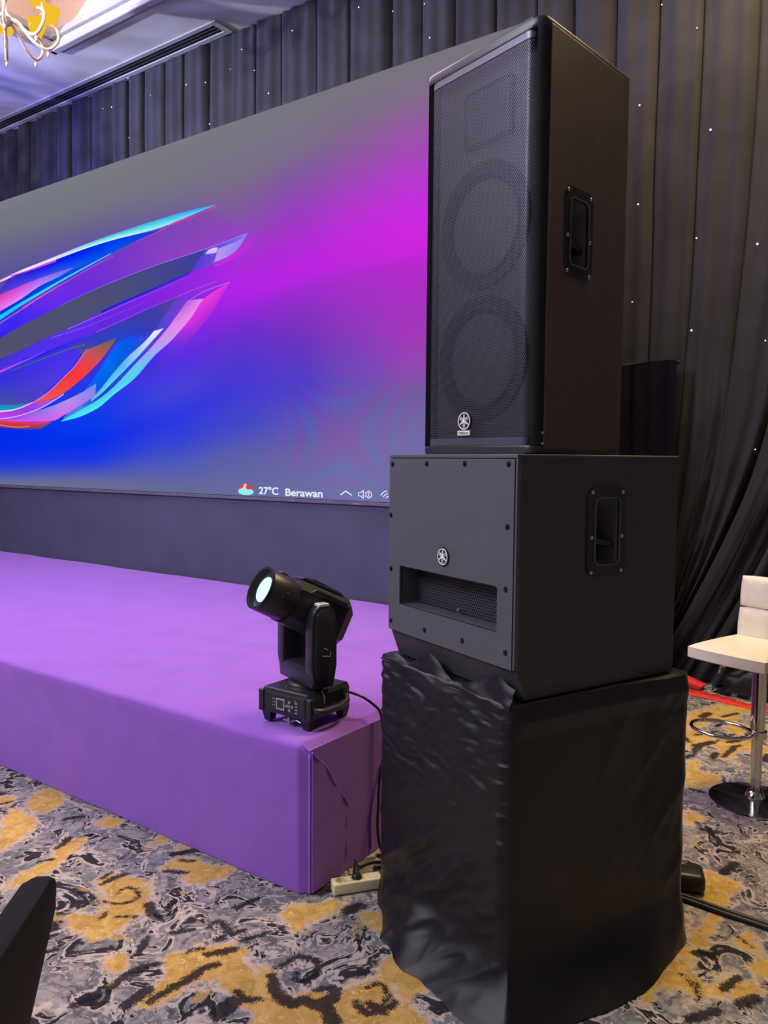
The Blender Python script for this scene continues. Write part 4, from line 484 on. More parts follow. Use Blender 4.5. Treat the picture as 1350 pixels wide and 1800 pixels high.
# ================================================================== LED SCREEN
X0, X1, Z0, Z1 = -9.2, -.41, 1.262, 4.169
def build_screen():
    root = thing('led_screen', 'huge LED video wall showing a glowing blue and magenta curved logo', 'screen', (-4.8, YS + .05, 1.233))
    off = np.array([-4.8, YS + .05, 1.233])
    bg = LED['bg']      # columns of knots [x, [[z, r, g, b], ...]]; knots of one rank follow one feature of the picture
    bx = np.array([c[0] for c in bg]); bk = np.array([c[1] for c in bg], float); od = np.argsort(bx); bx, bk = bx[od], bk[od]
    def field(X, Z):
        out = np.empty((len(X), 3)); ux, inv = np.unique(X, return_inverse=True)
        for k, x in enumerate(ux):
            sel = inv == k
            x_ = min(max(x, bx[0]), bx[-1]); q = min(max(np.searchsorted(bx, x_) - 1, 0), len(bx) - 2); t = (x_ - bx[q]) / (bx[q + 1] - bx[q]); t = t * t * (3 - 2 * t) * .5 + t * .5
            kn = bk[q] * (1 - t) + bk[q + 1] * t; kn = kn[np.argsort(kn[:, 0])]
            for c in range(3): out[sel, c] = np.interp(Z[sel], kn[:, 0], kn[:, c + 1])
        return out
    def tolin(c):
        c = np.clip(c / 255, 0, 1); return np.where(c <= .04045, c / 12.92, ((c + .055) / 1.055) ** 2.4)
    xs = np.linspace(X0, X1, 460); zs = np.linspace(Z0, Z1, 150); X, Z = np.meshgrid(xs, zs); X = X.ravel(); Z = Z.ravel()
    C = field(X, Z).reshape(len(zs), len(xs), 3)
    for _ in range(5):
        Pd = np.pad(C, ((1, 1), (1, 1), (0, 0)), 'edge'); C = (Pd[:-2, 1:-1] + Pd[2:, 1:-1] + Pd[1:-1, :-2] + Pd[1:-1, 2:] + 2 * C) / 6
    C = C.reshape(-1, 3)
    # faint interference fringes of the pixel grid, low on the right
    cx, cz = -1.78, 1.72
    a = ((X - cx) ** 2 - ((Z - cz) * 1.2) ** 2); env = np.exp(-(((X - cx) / .75) ** 2 + ((Z - cz) / .5) ** 2))
    C[:, 0] += 9 * np.cos(a * 42) * env; C[:, 1] -= 6 * np.cos(a * 42) * env; C[:, 2] -= 3 * np.cos(a * 42) * env
    V = [np.stack([X, np.full_like(X, YS), Z], 1)]; COLS = [tolin(C)]
    n = len(xs); i, j = np.meshgrid(np.arange(n - 1), np.arange(len(zs) - 1)); i = i.ravel(); j = j.ravel()
    F = [np.stack([j * n + i, j * n + i + 1, (j + 1) * n + i + 1, (j + 1) * n + i], 1)]; base = len(X); lay = 0
    for u, l, cu, cl in LED['bands']:
        if min(u[0][0], l[0][0]) < -6.5:      # close the emblem to a point at its far left end
            tip = [-7.9, 2.62 + ((u[0][1] + l[0][1]) / 2 - 2.62) * .35]
            mu = [(u[0][0] + tip[0]) / 2, u[0][1] * .6 + tip[1] * .4]; ml = [(l[0][0] + tip[0]) / 2, l[0][1] * .6 + tip[1] * .4]
            u = [tip, mu] + u; l = [tip, ml] + l; cu = [cu[0]] + cu; cl = [cl[0]] + cl
        lay += 1; K = 60
        def res(p):
            q = np.array(spl(p, 160) if len(p) > 2 else p, float); s = np.concatenate([[0], np.cumsum(np.linalg.norm(np.diff(q, axis=0), axis=1))])
            t = np.linspace(0, s[-1], K); return np.stack([np.interp(t, s, q[:, 0]), np.interp(t, s, q[:, 1])], 1)
        def rc(c):
            c = np.array(c, float)
            if len(c) == 1: return np.repeat(c, K, 0)
            t = np.linspace(0, len(c) - 1, K); return np.stack([np.interp(t, np.arange(len(c)), c[:, k]) for k in range(3)], 1)
        A, B = res(u), res(l); ca, cb = rc(cu), rc(cl); M_ = 5
        rows = []; rcs = []
        for k in range(M_):
            t = k / (M_ - 1); rows.append(A * (1 - t) + B * t); rcs.append(ca * (1 - t) + cb * t)
        P = np.concatenate(rows); CC = np.concatenate(rcs)
        V.append(np.stack([P[:, 0], np.full(len(P), YS - lay * .00025), P[:, 1]], 1)); COLS.append(tolin(CC))
        i, j = np.meshgrid(np.arange(K - 1), np.arange(M_ - 1)); i = i.ravel(); j = j.ravel()
        F.append(base + np.stack([j * K + i, j * K + i + 1, (j + 1) * K + i + 1, (j + 1) * K + i], 1)); base += len(P)
    V = np.concatenate(V) - off; COLS = np.concatenate(COLS); F = np.concatenate(F)
    m = bpy.data.materials.new('led_pixels'); m.use_nodes = True; nt = m.node_tree; nt.nodes.remove(nt.nodes['Principled BSDF'])
    at = nt.nodes.new('ShaderNodeAttribute'); at.attribute_name = 'paint'; e = nt.nodes.new('ShaderNodeEmission')
    nt.links.new(at.outputs['Color'], e.inputs[0]); nt.links.new(e.outputs[0], nt.nodes['Material Output'].inputs[0])
    mesh_np('display', V, F, m, root, colors=np.concatenate([COLS, np.ones((len(COLS), 1))], 1))
    bm = nb(); box(bm, (X0 - .02 - off[0], .012 - .05, Z0 - .03 - off[2]), (X1 + .012 - off[0], .12 - .05, Z1 + .012 - off[2]), .004); obj('cabinet', bm, M_dark, root)
    bm = nb(); box(bm, (X0 - off[0], -.062, .0), (X1 - off[0], -.04, Z0 - .004 - off[2]), .003); obj('bottom_rail', bm, M_bezel, root)
    for k in range(9):
        bm = nb(); x = -1.62 - .62 * k - off[0]; box(bm, (x - .03, -.068, .002), (x + .03, -.061, .010), .002); obj('clip', bm, M_screw, root, label='small bright clip on the bottom rail')
    tx = LED['text']; Y = -.05 - .014
    Mw = emit('screen_white', (.80, .84, .92), 1.0)
    def at_(k): p = tx[k]; return (p[0] - off[0], Y, p[1] - off[2])
    a, b = at_('t27a'), at_('t27b'); text_mesh('temperature_text', '27°C', .078, Mw, root, a, width=b[0] - a[0], bold=.0015)
    a, b = at_('bera'), at_('berb'); text_mesh('weather_text', 'Berawan', .078, Mw, root, a, width=b[0] - a[0], bold=.0015)
    bm = nb(); l, c, r = at_('chl'), at_('chev'), at_('chr')
    tube(bm, [(l[0], Y, c[2] - .012), (c[0], Y, c[2] + .016), (r[0], Y, c[2] - .012)], .0045, 6); obj('chevron_icon', bm, Mw, root)
    bm = nb(); l, r = at_('spl'), at_('spr'); c = at_('spk'); w = r[0] - l[0]; z = c[2]
    tube(bm, [(l[0], Y, z - .010), (l[0], Y, z + .010), (l[0] + w * .16, Y, z + .012), (l[0] + w * .36, Y, z + .030), (l[0] + w * .36, Y, z - .030), (l[0] + w * .16, Y, z - .012)], .0035, 6, closed=True)
    for q in (.22, .42, .62):
        tube(bm, [(l[0] + w * .36 + w * q * math.cos(t), Y, z + .036 * (q + .3) * math.sin(t)) for t in np.linspace(-.9, .9, 7)], .0035, 6)
    obj('volume_icon', bm, Mw, root)
    bm = nb(); c = at_('wf')
    for q in (.03, .055, .08): tube(bm, [(c[0] + .04 - q * math.cos(t), Y, c[2] - .02 + q * .8 * math.sin(t)) for t in np.linspace(.45, 1.3, 6)], .0035, 6)
    obj('network_icon', bm, Mw, root)
    c, l, r = at_('ic'), at_('icl'), at_('icr'); w = r[0] - l[0]
    bm = nb(); prism(bm, [(l[0] + w * (.5 + .42 * math.cos(t)), c[2] + .006 + .042 * math.sin(t)) for t in np.linspace(0, PI, 14)], Y, Y + .002); obj('sun_icon', bm, emit('icon_red', lin((225, 60, 70)), 1), root)
    bm = nb(); prism(bm, [(l[0] + w * u, c[2] + v) for u, v in ((0, -.012), (.06, -.03), (.3, -.040), (.7, -.040), (.95, -.028), (1, -.008), (.85, .006), (.6, .004), (.42, .022), (.25, .012), (.08, .006))], Y - .001, Y + .001); obj('cloud_icon', bm, emit('icon_cyan', lin((150, 238, 238)), 1), root)
    bm = nb(); prism(bm, [(l[0] + w * u, c[2] + v) for u, v in ((.3, .016), (.42, .05), (.55, .044), (.5, .012))], Y - .0012, Y + .001); obj('cloud_icon', bm, emit('icon_peach', lin((245, 200, 180)), 1), root)
build_screen()
# charcoal skirt between the screen and the platform
def build_skirt():
    xs = np.linspace(X0, -.36, 300); zs = np.linspace(STAGE_H - .01, 1.236, 14); V = []
    for z in zs:
        V.append(np.stack([xs, np.array([YS + .008 - .010 * mnoise.noise(Vector((x * 1.3, z * 1.5, 8))) for x in xs]), np.full(len(xs), z)], 1))
    V = np.concatenate(V); n = len(xs); i, j = np.meshgrid(np.arange(n - 1), np.arange(len(zs) - 1)); i = i.ravel(); j = j.ravel()
    F = np.stack([j * n + i, j * n + i + 1, (j + 1) * n + i + 1, (j + 1) * n + i], 1)
    o = mesh_np('screen_skirt', V, F, M_skirt, smooth=True); tag(o, 'dark charcoal cloth skirt stretched below the LED screen', 'skirt')
build_skirt()

# ================================================================== STAGE
def build_stage():
    root = thing('stage_platform', 'low stage platform covered in purple carpet in front of the screen', 'stage', (-4, 1.2, 0))
    ox, oy = -4, 1.2
    # front + top + right end as one carpet skin, softened at the edges
    prof = [(0, .004)] + [(0, z) for z in np.linspace(.05, STAGE_H - .05, 8)]
    r = .028
    prof += [(r - r * math.cos(a), STAGE_H - r + r * math.sin(a)) for a in np.linspace(.2, PI / 2, 6)]
    prof += [(y, STAGE_H) for y in np.linspace(.08, .5, 8)] + [(y, STAGE_H) for y in np.linspace(.7, 2.395, 10)]
    xs = np.concatenate([np.linspace(-9.0, -2, 60), np.linspace(-1.95, -.03, 90), [-.018, -.008, -.002, 0]]); V = []
    for y, z in prof:
        for x in xs:
            e = max(0, 1 + (x + .03) / .03) if x > -.03 else 0     # round to the right end
            dz = .006 * mnoise.noise(Vector((x * 3, y * 3, z * 3))) if .02 < z else 0
            dy = .006 * mnoise.noise(Vector((x * 2.2, z * 3, 4)))
            drop = (1 - math.sqrt(max(0, 1 - e * e))) * .022
            yy = y + (drop if y < .02 else 0); zz = z + dz - (drop if z > STAGE_H - .04 else 0)
            V.append((x - ox, yy + dy * (1 if y < .05 else 0) - oy, max(.003, zz)))
    n = len(xs); F = [(j * n + i, j * n + i + 1, (j + 1) * n + i + 1, (j + 1) * n + i) for j in range(len(prof) - 1) for i in range(n - 1)]
    # end face
    b0 = len(V); ys = np.linspace(.022, 2.395, 90); zs = np.linspace(.003, STAGE_H - .020, 26)
    for z in zs:
        for y in ys:
            w = .004 * mnoise.noise(Vector((y * 5, z * 4, 9))) * math.sin(PI * min(1, max(0, z / STAGE_H)))
            V.append((0 + w - ox, y - oy, z))
    m = len(ys); F += [(b0 + j * m + i, b0 + j * m + i + 1, b0 + (j + 1) * m + i + 1, b0 + (j + 1) * m + i) for j in range(len(zs) - 1) for i in range(m - 1)]
    mesh_np('carpet_skin', V, F, M_stage, root, smooth=True)
    bm = nb(); box(bm, (-9.0 - ox, .04 - oy, .0), (-.04 - ox, 2.39 - oy, STAGE_H - .03)); obj('deck', bm, M_dark, root)
    # folded corner flap on the end: outline in (y, z)
    edge = [(.026, .522), (.055, .490), (.099, .452), (.150, .375), (.190, .318), (.227, .269), (.231, .235), (.224, .203), (.220, .140), (.222, .072), (.205, .030), (.195, .006)]
    bm = nb(); pts = [(y - oy, z) for y, z in edge + [(.026, .006)]]
    prism(bm, pts, .0030 - ox, .0070 - ox, 'YZ'); obj('corner_flap', bm, M_stage, root)
    bm = nb(); tube(bm, [(.0055 - ox + .002 * math.sin(k), y - oy, z) for k, (y, z) in enumerate(spl(edge, 40))], .0036, 6); obj('flap_hem', bm, M_stage, root)
    bm = nb(); tube(bm, [(.003 - ox, y - oy, z) for y, z in spl([(.446, .342), (.425, .29), (.398, .231), (.383, .17), (.380, .145), (.385, .027)], 24)], .006, 6); obj('carpet_seam', bm, M_stage, root)
build_stage()

# ================================================================== shared speaker pieces
def handle(parent, cx, cz, w, h, name='side_handle'):
    """recessed bar handle on a face lying in the local XZ plane (outside is -Y); returned part has sub-parts"""
    ow, oh = w * .62, h * .74
    bm = nb()
    ringplate(bm, rrect(cx - w / 2, cz - h / 2, cx + w / 2, cz + h / 2, .034), rrect(cx - ow / 2, cz - oh / 2, cx + ow / 2, cz + oh / 2, .018), -.006, .002)
    hd = obj(name, bm, M_plast, parent, smooth=.6)
    bm = nb()   # raised lip round the opening
    ringplate(bm, rrect(cx - ow / 2 - .004, cz - oh / 2 - .004, cx + ow / 2 + .004, cz + oh / 2 + .004, .021), rrect(cx - ow / 2, cz - oh / 2, cx + ow / 2, cz + oh / 2, .018), -.010, -.004)
    obj('handle_lip', bm, M_panel, hd, smooth=.6)  # lighter paint than the plate imitates the bright line along the lip
    bm = nb()   # cup
    o = rrect(cx - ow / 2, cz - oh / 2, cx + ow / 2, cz + oh / 2, .018); q = rrect(cx - ow / 2 + .012, cz - oh / 2 + .03, cx + ow / 2 - .030, cz + oh / 2 - .03, .016)
    A = [bm.verts.new((a, 0, b)) for a, b in o]; B = [bm.verts.new((a, .075, b)) for a, b in q]; n = len(o)
    for k in range(n): bm.faces.new((A[k], A[(k + 1) % n], B[(k + 1) % n], B[k]))
    bm.faces.new(B); obj('handle_cup', bm, M_panel, hd)  # lighter paint stands in for light falling into the recess
    bm = nb()   # grip across the cup
    z0 = cz - oh * .16
    prism(bm, [(cx - ow / 2 + .002, z0 + .016), (cx + ow / 2 - .004, z0 - .004), (cx + ow / 2 - .004, z0 - .020), (cx + ow * .10, z0 - .012), (cx - ow / 2 + .002, z0 - .006)], .006, .05, bev=.003); obj('grip', bm, M_plast, hd)
    for sx in (-1, 1):
        for sz in (-.455, -.06, .455):
            bm = nb(); x = cx + sx * (w / 2 - .017); z = cz + sz * h * (.97 if sz > 0 else 1)
            lathe(bm, [(0, -.004), (.0035, -.0038), (.0058, -.002), (.0062, 0)], 12, Matrix.Translation((x, -.006, z)) @ Matrix.Rotation(PI / 2, 4, 'X') @ Matrix.Scale(-1, 4, (0, 0, 1)))
            obj('screw', bm, M_screw, hd, label='bright zinc screw head')
    return hd
def tuning_badge(parent, cx, cz, y, rx, name='emblem'):
    bm = nb(); ci = [(cx + rx * 1.16 * math.cos(a), cz + rx * 1.16 * math.sin(a)) for a in np.linspace(0, 2 * PI, 40, endpoint=False)]
    prism(bm, ci, y, y - .004, bev=.001); bd = obj(name, bm, M_plast, parent, label='round black emblem with three crossed tuning forks')
    bm = nb(); ringplate(bm, [(cx + rx * math.cos(a), cz + rx * math.sin(a)) for a in np.linspace(0, 2 * PI, 48, endpoint=False)], [(cx + rx * .885 * math.cos(a), cz + rx * .885 * math.sin(a)) for a in np.linspace(0, 2 * PI, 48, endpoint=False)], y - .0058, y - .0035)
    obj('emblem_ring', bm, M_silver, bd)
    bm = nb()
    for a in (90, 210, 330):
        c, s = math.cos(R(a)), math.sin(R(a))
        def Q(u, v): return (cx + rx * (u * c - v * s), cz + rx * (u * s + v * c))
        prism(bm, [Q(.80, .04), (Q(.72, .07)), Q(.15, .10), Q(-.08, .17), Q(-.20, .16), Q(-.74, .15), Q(-.80, .11), Q(-.74, .07), Q(-.18, .07), Q(-.10, .0), Q(-.18, -.07), Q(-.74, -.07), Q(-.80, -.11), Q(-.74, -.15), Q(-.20, -.16), Q(-.08, -.17), Q(.15, -.10), Q(.72, -.07), Q(.80, -.04)], y - .0056 - a * 2e-6, y - .0035)
    obj('emblem_forks', bm, M_silver, bd)
    return bd
def woofer(parent, cx, cz, y, r):
    bm = nb(); mx = Matrix.Translation((cx, y, cz)) @ Matrix.Rotation(PI / 2, 4, 'X')
    lathe(bm, [(r, 0), (r, .008), (r * .9, .010), (r * .86, .006), (r * .86, 0)], 40, mx); w = obj('woofer', bm, M_cone, parent, smooth=.7)
    bm = nb(); lathe(bm, [(r * .87, .004), (r * .80, .013), (r * .74, .004), (r * .34, -.055), (r * .33, -.05), (r * .2, -.035), (0, -.028)], 40, mx); obj('cone', bm, M_cone, w, smooth=.9)

# ================================================================== SUBWOOFER  (local: x right along the front, y into the box, z up)
SUBW, SUBD, SUBH, SUBZ = .6536, .6667, .6907, .8863
a_sub = R(157.256 - 180)
e1 = Vector((math.cos(a_sub), math.sin(a_sub), 0))
sub_origin = Vector((.8427, -.0939, SUBZ)) - e1 * SUBW / 2
HW = SUBW / 2
def build_sub():
    root = thing('subwoofer', 'square black subwoofer cabinet standing on the cloth covered box under the tall speaker', 'subwoofer', sub_origin, a_sub)
    bm = nb()
    prism(bm, [(.006, .090), (.006, SUBH), (SUBD, SUBH), (SUBD, 0), (.040, 0)], -HW, HW, 'YZ', bev=.005)
    cab = obj('cabinet', bm, M_subcab, root)
    c = nb(); box(c, (-.262, -.05, .178), (.262, .085, .325)); cut(cab, c)
    hy, hz = .342, 1.353 - SUBZ
    c = nb(); box(c, (HW - .085, hy - .052, hz - .100), (HW + .05, hy + .052, hz + .100)); cut(cab, c)
    # front baffle panel with port opening
    bm = nb(); o = rrect(-HW + .010, .092, HW - .010, SUBH - .014, .004, 3); q = rrect(-.254, .186, .252, .318, .008, 3)
    ringplate(bm, o, q, -.006, .006); obj('front_panel', bm, M_panel, root)
    bm = nb(); box(bm, (-HW + .001, -.004, SUBH - .0125), (HW - .001, .01, SUBH - .0005), .003); box(bm, (HW - .008, -.004, .092), (HW - .0005, .01, SUBH - .013), .002); box(bm, (-HW + .0005, -.004, .092), (-HW + .008, .01, SUBH - .013), .002)
    obj('front_frame', bm, M_panel, root)
    bm = nb(); o = rrect(-.254, .186, .252, .318, .008, 3)   # port walls
    A = [bm.verts.new((a, .0, b)) for a, b in o]; B = [bm.verts.new((a, .074, b)) for a, b in o]
    for k in range(len(o)): bm.faces.new((A[k], A[(k + 1) % len(o)], B[(k + 1) % len(o)], B[k]))
    obj('port_duct', bm, M_panel, root)
    bm = nb(); box(bm, (-.256, .079, .182), (.256, .083, .322)); obj('port_backing', bm, M_dark, root)
    g = hexsheet('port_grille', -.25, .25, .187, .317, .0105, .80, lambda s, z: np.stack([s, np.full_like(s, .066), z], 1), M_grille, root); g['kind'] = 'stuff'
    bm = nb(); cyl(bm, (-.004, .05, .203), (-.004, .066, .203), .0055, n=12); cyl(bm, (-.004, .049, .203), (-.004, .051, .203), .0035, n=10); obj('port_bolt', bm, M_screw, root, label='bright bolt head in the port')
    for s, z in ((.6293, 1.5435), (.4278, 1.5465), (.2312, 1.548), (.0353, 1.549), (.0352, 1.376), (.0385, 1.2007), (.035, 1.0233), (.6315, 1.008), (.4298, 1.013), (.2324, 1.0175), (.6344, 1.187), (.6374, 1.3706)):
        bm = nb(); x = HW - s
        ringplate(bm, [(x + .0085 * math.cos(a), z - SUBZ + .0085 * math.sin(a)) for a in np.linspace(0, 2 * PI, 14, endpoint=False)], [(x + .0055 * math.cos(a), z - SUBZ + .0055 * math.sin(a)) for a in np.linspace(0, 2 * PI, 14, endpoint=False)], -.0072, -.004)
        prism(bm, [(x + .0045 * math.cos(a), z - SUBZ + .0045 * math.sin(a)) for a in np.linspace(0, 2 * PI, 8, endpoint=False)], -.0090, -.004, bev=.001)
        obj('screw', bm, M_bscrew, root)
    tuning_badge(root, HW - .331, 1.2612 - SUBZ, -.006, .0255)
    hd = handle(root, 0, 0, .160, .262)
    hd.location = (HW, hy, hz); hd.rotation_euler = (0, 0, PI / 2)
    return root
build_sub()

# ================================================================== TWO-WOOFER LOUDSPEAKER
SPW, SPD, SPH, SPZ, TAP = .4852, .4928, 1.186, 1.5775, .0746
a_sp = R(162.671 - 180)
f1 = Vector((math.cos(a_sp), math.sin(a_sp), 0))
sp_origin = Vector((.8473, -.0188, SPZ)) - f1 * SPW / 2
SW = SPW / 2
def build_speaker():
    root = thing('loudspeaker', 'tall black two woofer loudspeaker with perforated grille on top of the subwoofer', 'loudspeaker', sp_origin, a_sp)
    rc = .032
    def outline(off=0.0, r=rc, front=0.0):
        w = SW - off; pts = []
        for k in range(9): a = PI + (PI / 2) * k / 8; pts.append((-w + r + r * math.cos(a), front + r + r * math.sin(a)))
        for k in range(9): a = 1.5 * PI + (PI / 2) * k / 8; pts.append((w - r + r * math.cos(a), front + r + r * math.sin(a)))
        pts += [(w - TAP, SPD - off), (-w + TAP, SPD - off)]
        return pts
    bm = nb(); pts = [(-SW + .004, .050), (SW - .004, .050), (SW - .002, .034), (SW, .034), (SW - TAP, SPD), (-SW + TAP, SPD), (-SW, .034), (-SW + .002, .034)]
    prism(bm, [(-SW + .0005, .045), (SW - .0005, .045), (SW - TAP, SPD), (-SW + TAP, SPD)], .012, SPH - .012, 'XY', bev=.003)
    cab = obj('cabinet', bm, M_cab, root)
    ang = math.atan2(TAP, SPD)
    hy = .2055; hx = SW - TAP * (hy / SPD) ; hz = 2.2195 - SPZ
    mx = Matrix.Translation((SW - .0 , 0, 0)) @ Matrix.Rotation(ang, 4, 'Z')
    sy = .2078
    c = nb(); box(c, (-.085, sy - .052, hz - .094), (.05, sy + .052, hz + .094), mtx=mx); cut(cab, c)
    # woofer / horn pockets are hidden behind the grille: drivers sit on the baffle
    bm = nb(); box(bm, (-SW + .012, .040, .03), (SW - .012, .046, SPH - .03)); obj('baffle', bm, M_baffle, root)
    woofer(root, -.006, 1.868 - SPZ, .040, .188); woofer(root, -.006, 2.262 - SPZ, .040, .188)
    bm = nb(); hx0, hx1, hz0, hz1 = -.078, .100, 2.510 - SPZ, 2.655 - SPZ
    ringplate(bm, rrect(hx0 - .012, hz0 - .012, hx1 + .012, hz1 + .012, .012), rrect(hx0, hz0, hx1, hz1, .008), .030, .040)
    hn = obj('horn', bm, M_cone, root)
    bm = nb(); o = rrect(hx0, hz0, hx1, hz1, .008); q = rrect(-.012, hz0 + .05, .040, hz1 - .05, .006)
    A = [bm.verts.new((a, .031, b)) for a, b in o]; B = [bm.verts.new((a, .0395, b)) for a, b in q]
    for k in range(len(o)): bm.faces.new((A[k], A[(k + 1) % len(o)], B[(k + 1) % len(o)], B[k]))
    bm.faces.new(B); obj('horn_flare', bm, M_horn, hn)
    # top and bottom caps, corner posts
    for nm, z0, z1 in (('bottom_cap', 0, .026), ('top_cap', SPH - .028, SPH)):
        bm = nb(); prism(bm, outline(), z0, z1, 'XY', bev=.006); obj(nm, bm, M_plast2, root, smooth=.7)
    for s in (-1, 1):
        bm = nb(); P = []
        for k in range(8): a = (PI / 2) * (.02 + .62 * k / 7); P.append((SW - rc + rc * math.cos(a) - .0005, rc - rc * math.sin(a)))
        P += [(SW - .034, .040), (SW - .001, .046)]
        prism(bm, [(s * x, y) for x, y in P], .024, SPH - .026, 'XY'); obj('corner_post', bm, M_dark, root, smooth=.5)
    for s in (-1, 1):
        bm = nb(); tube(bm, [(s * (SW - .0010), .0455, .026), (s * (SW - .0010), .0455, SPH - .028)], .0022, 6); obj('edge_catchlight', bm, M_panel, root, smooth=1.2)  # lighter strip added to imitate the catch-light along the cabinet edge
    # perforated grille wraps round both front corners
    rg = .020; xf = SW - .030
    def fn(s, z):
        d = np.maximum(np.abs(s) - (xf - rg), 0); th = np.clip(d / rg, 0, PI / 2); ex = np.maximum(d - rg * PI / 2, 0)
        x = np.sign(s) * (np.minimum(np.abs(s), xf - rg) + rg * np.sin(th)); y = .003 + rg * (1 - np.cos(th)) + ex
        return np.stack([x, y, z], 1)
    smax = xf - rg + rg * PI / 2 + .010
    g = hexsheet('grille', -smax, smax, .048, SPH - .048, .0060, .78, fn, M_grille, root); g['kind'] = 'stuff'
    for z0, z1 in ((.0265, .0490), (SPH - .0490, SPH - .0285)):
        V = []; F = []; ss = np.linspace(-smax, smax, 80)
        a = fn(ss, np.full(80, z0)); b = fn(ss, np.full(80, z1)); a[:, 1] -= .0004; b[:, 1] -= .0004
        mesh_np('grille_margin', np.concatenate([a, b]), [(i, i + 1, 81 + i, 80 + i) for i in range(79)], M_grille, root, smooth=True)
    # fold crease where the grille bends, badge and name plate
    bd = tuning_badge(root, SW - .279, 1.6785 - SPZ, .003, .0265)
    bm = nb(); bx = SW - .279; box(bm, (bx - .027, -.004, 1.6345 - SPZ), (bx + .027, .003, 1.6490 - SPZ), .001); np_ = obj('name_plate', bm, M_silver, root)
    text_mesh('name_lettering', 'YAMAHA', .0125, M_plast, np_, (bx - .0225, -.0043, 1.6372 - SPZ), width=.045, ext=.0004)
    hd = handle(root, 0, 0, .158, .252)
    p = mx @ Vector((0, sy, 0)); hd.location = (p.x, p.y, hz); hd.rotation_euler = (0, 0, PI / 2 + ang)
    bm = nb(); cyl(bm, (SW - .001, .036, .060), (SW + .004, .036, .060), .004, n=10); obj('rivet', bm, M_screw, root)
    bm = nb(); cyl(bm, (SW - .001, .036, .030), (SW + .004, .036, .030), .004, n=10); obj('rivet', bm, M_screw, root)
build_speaker()

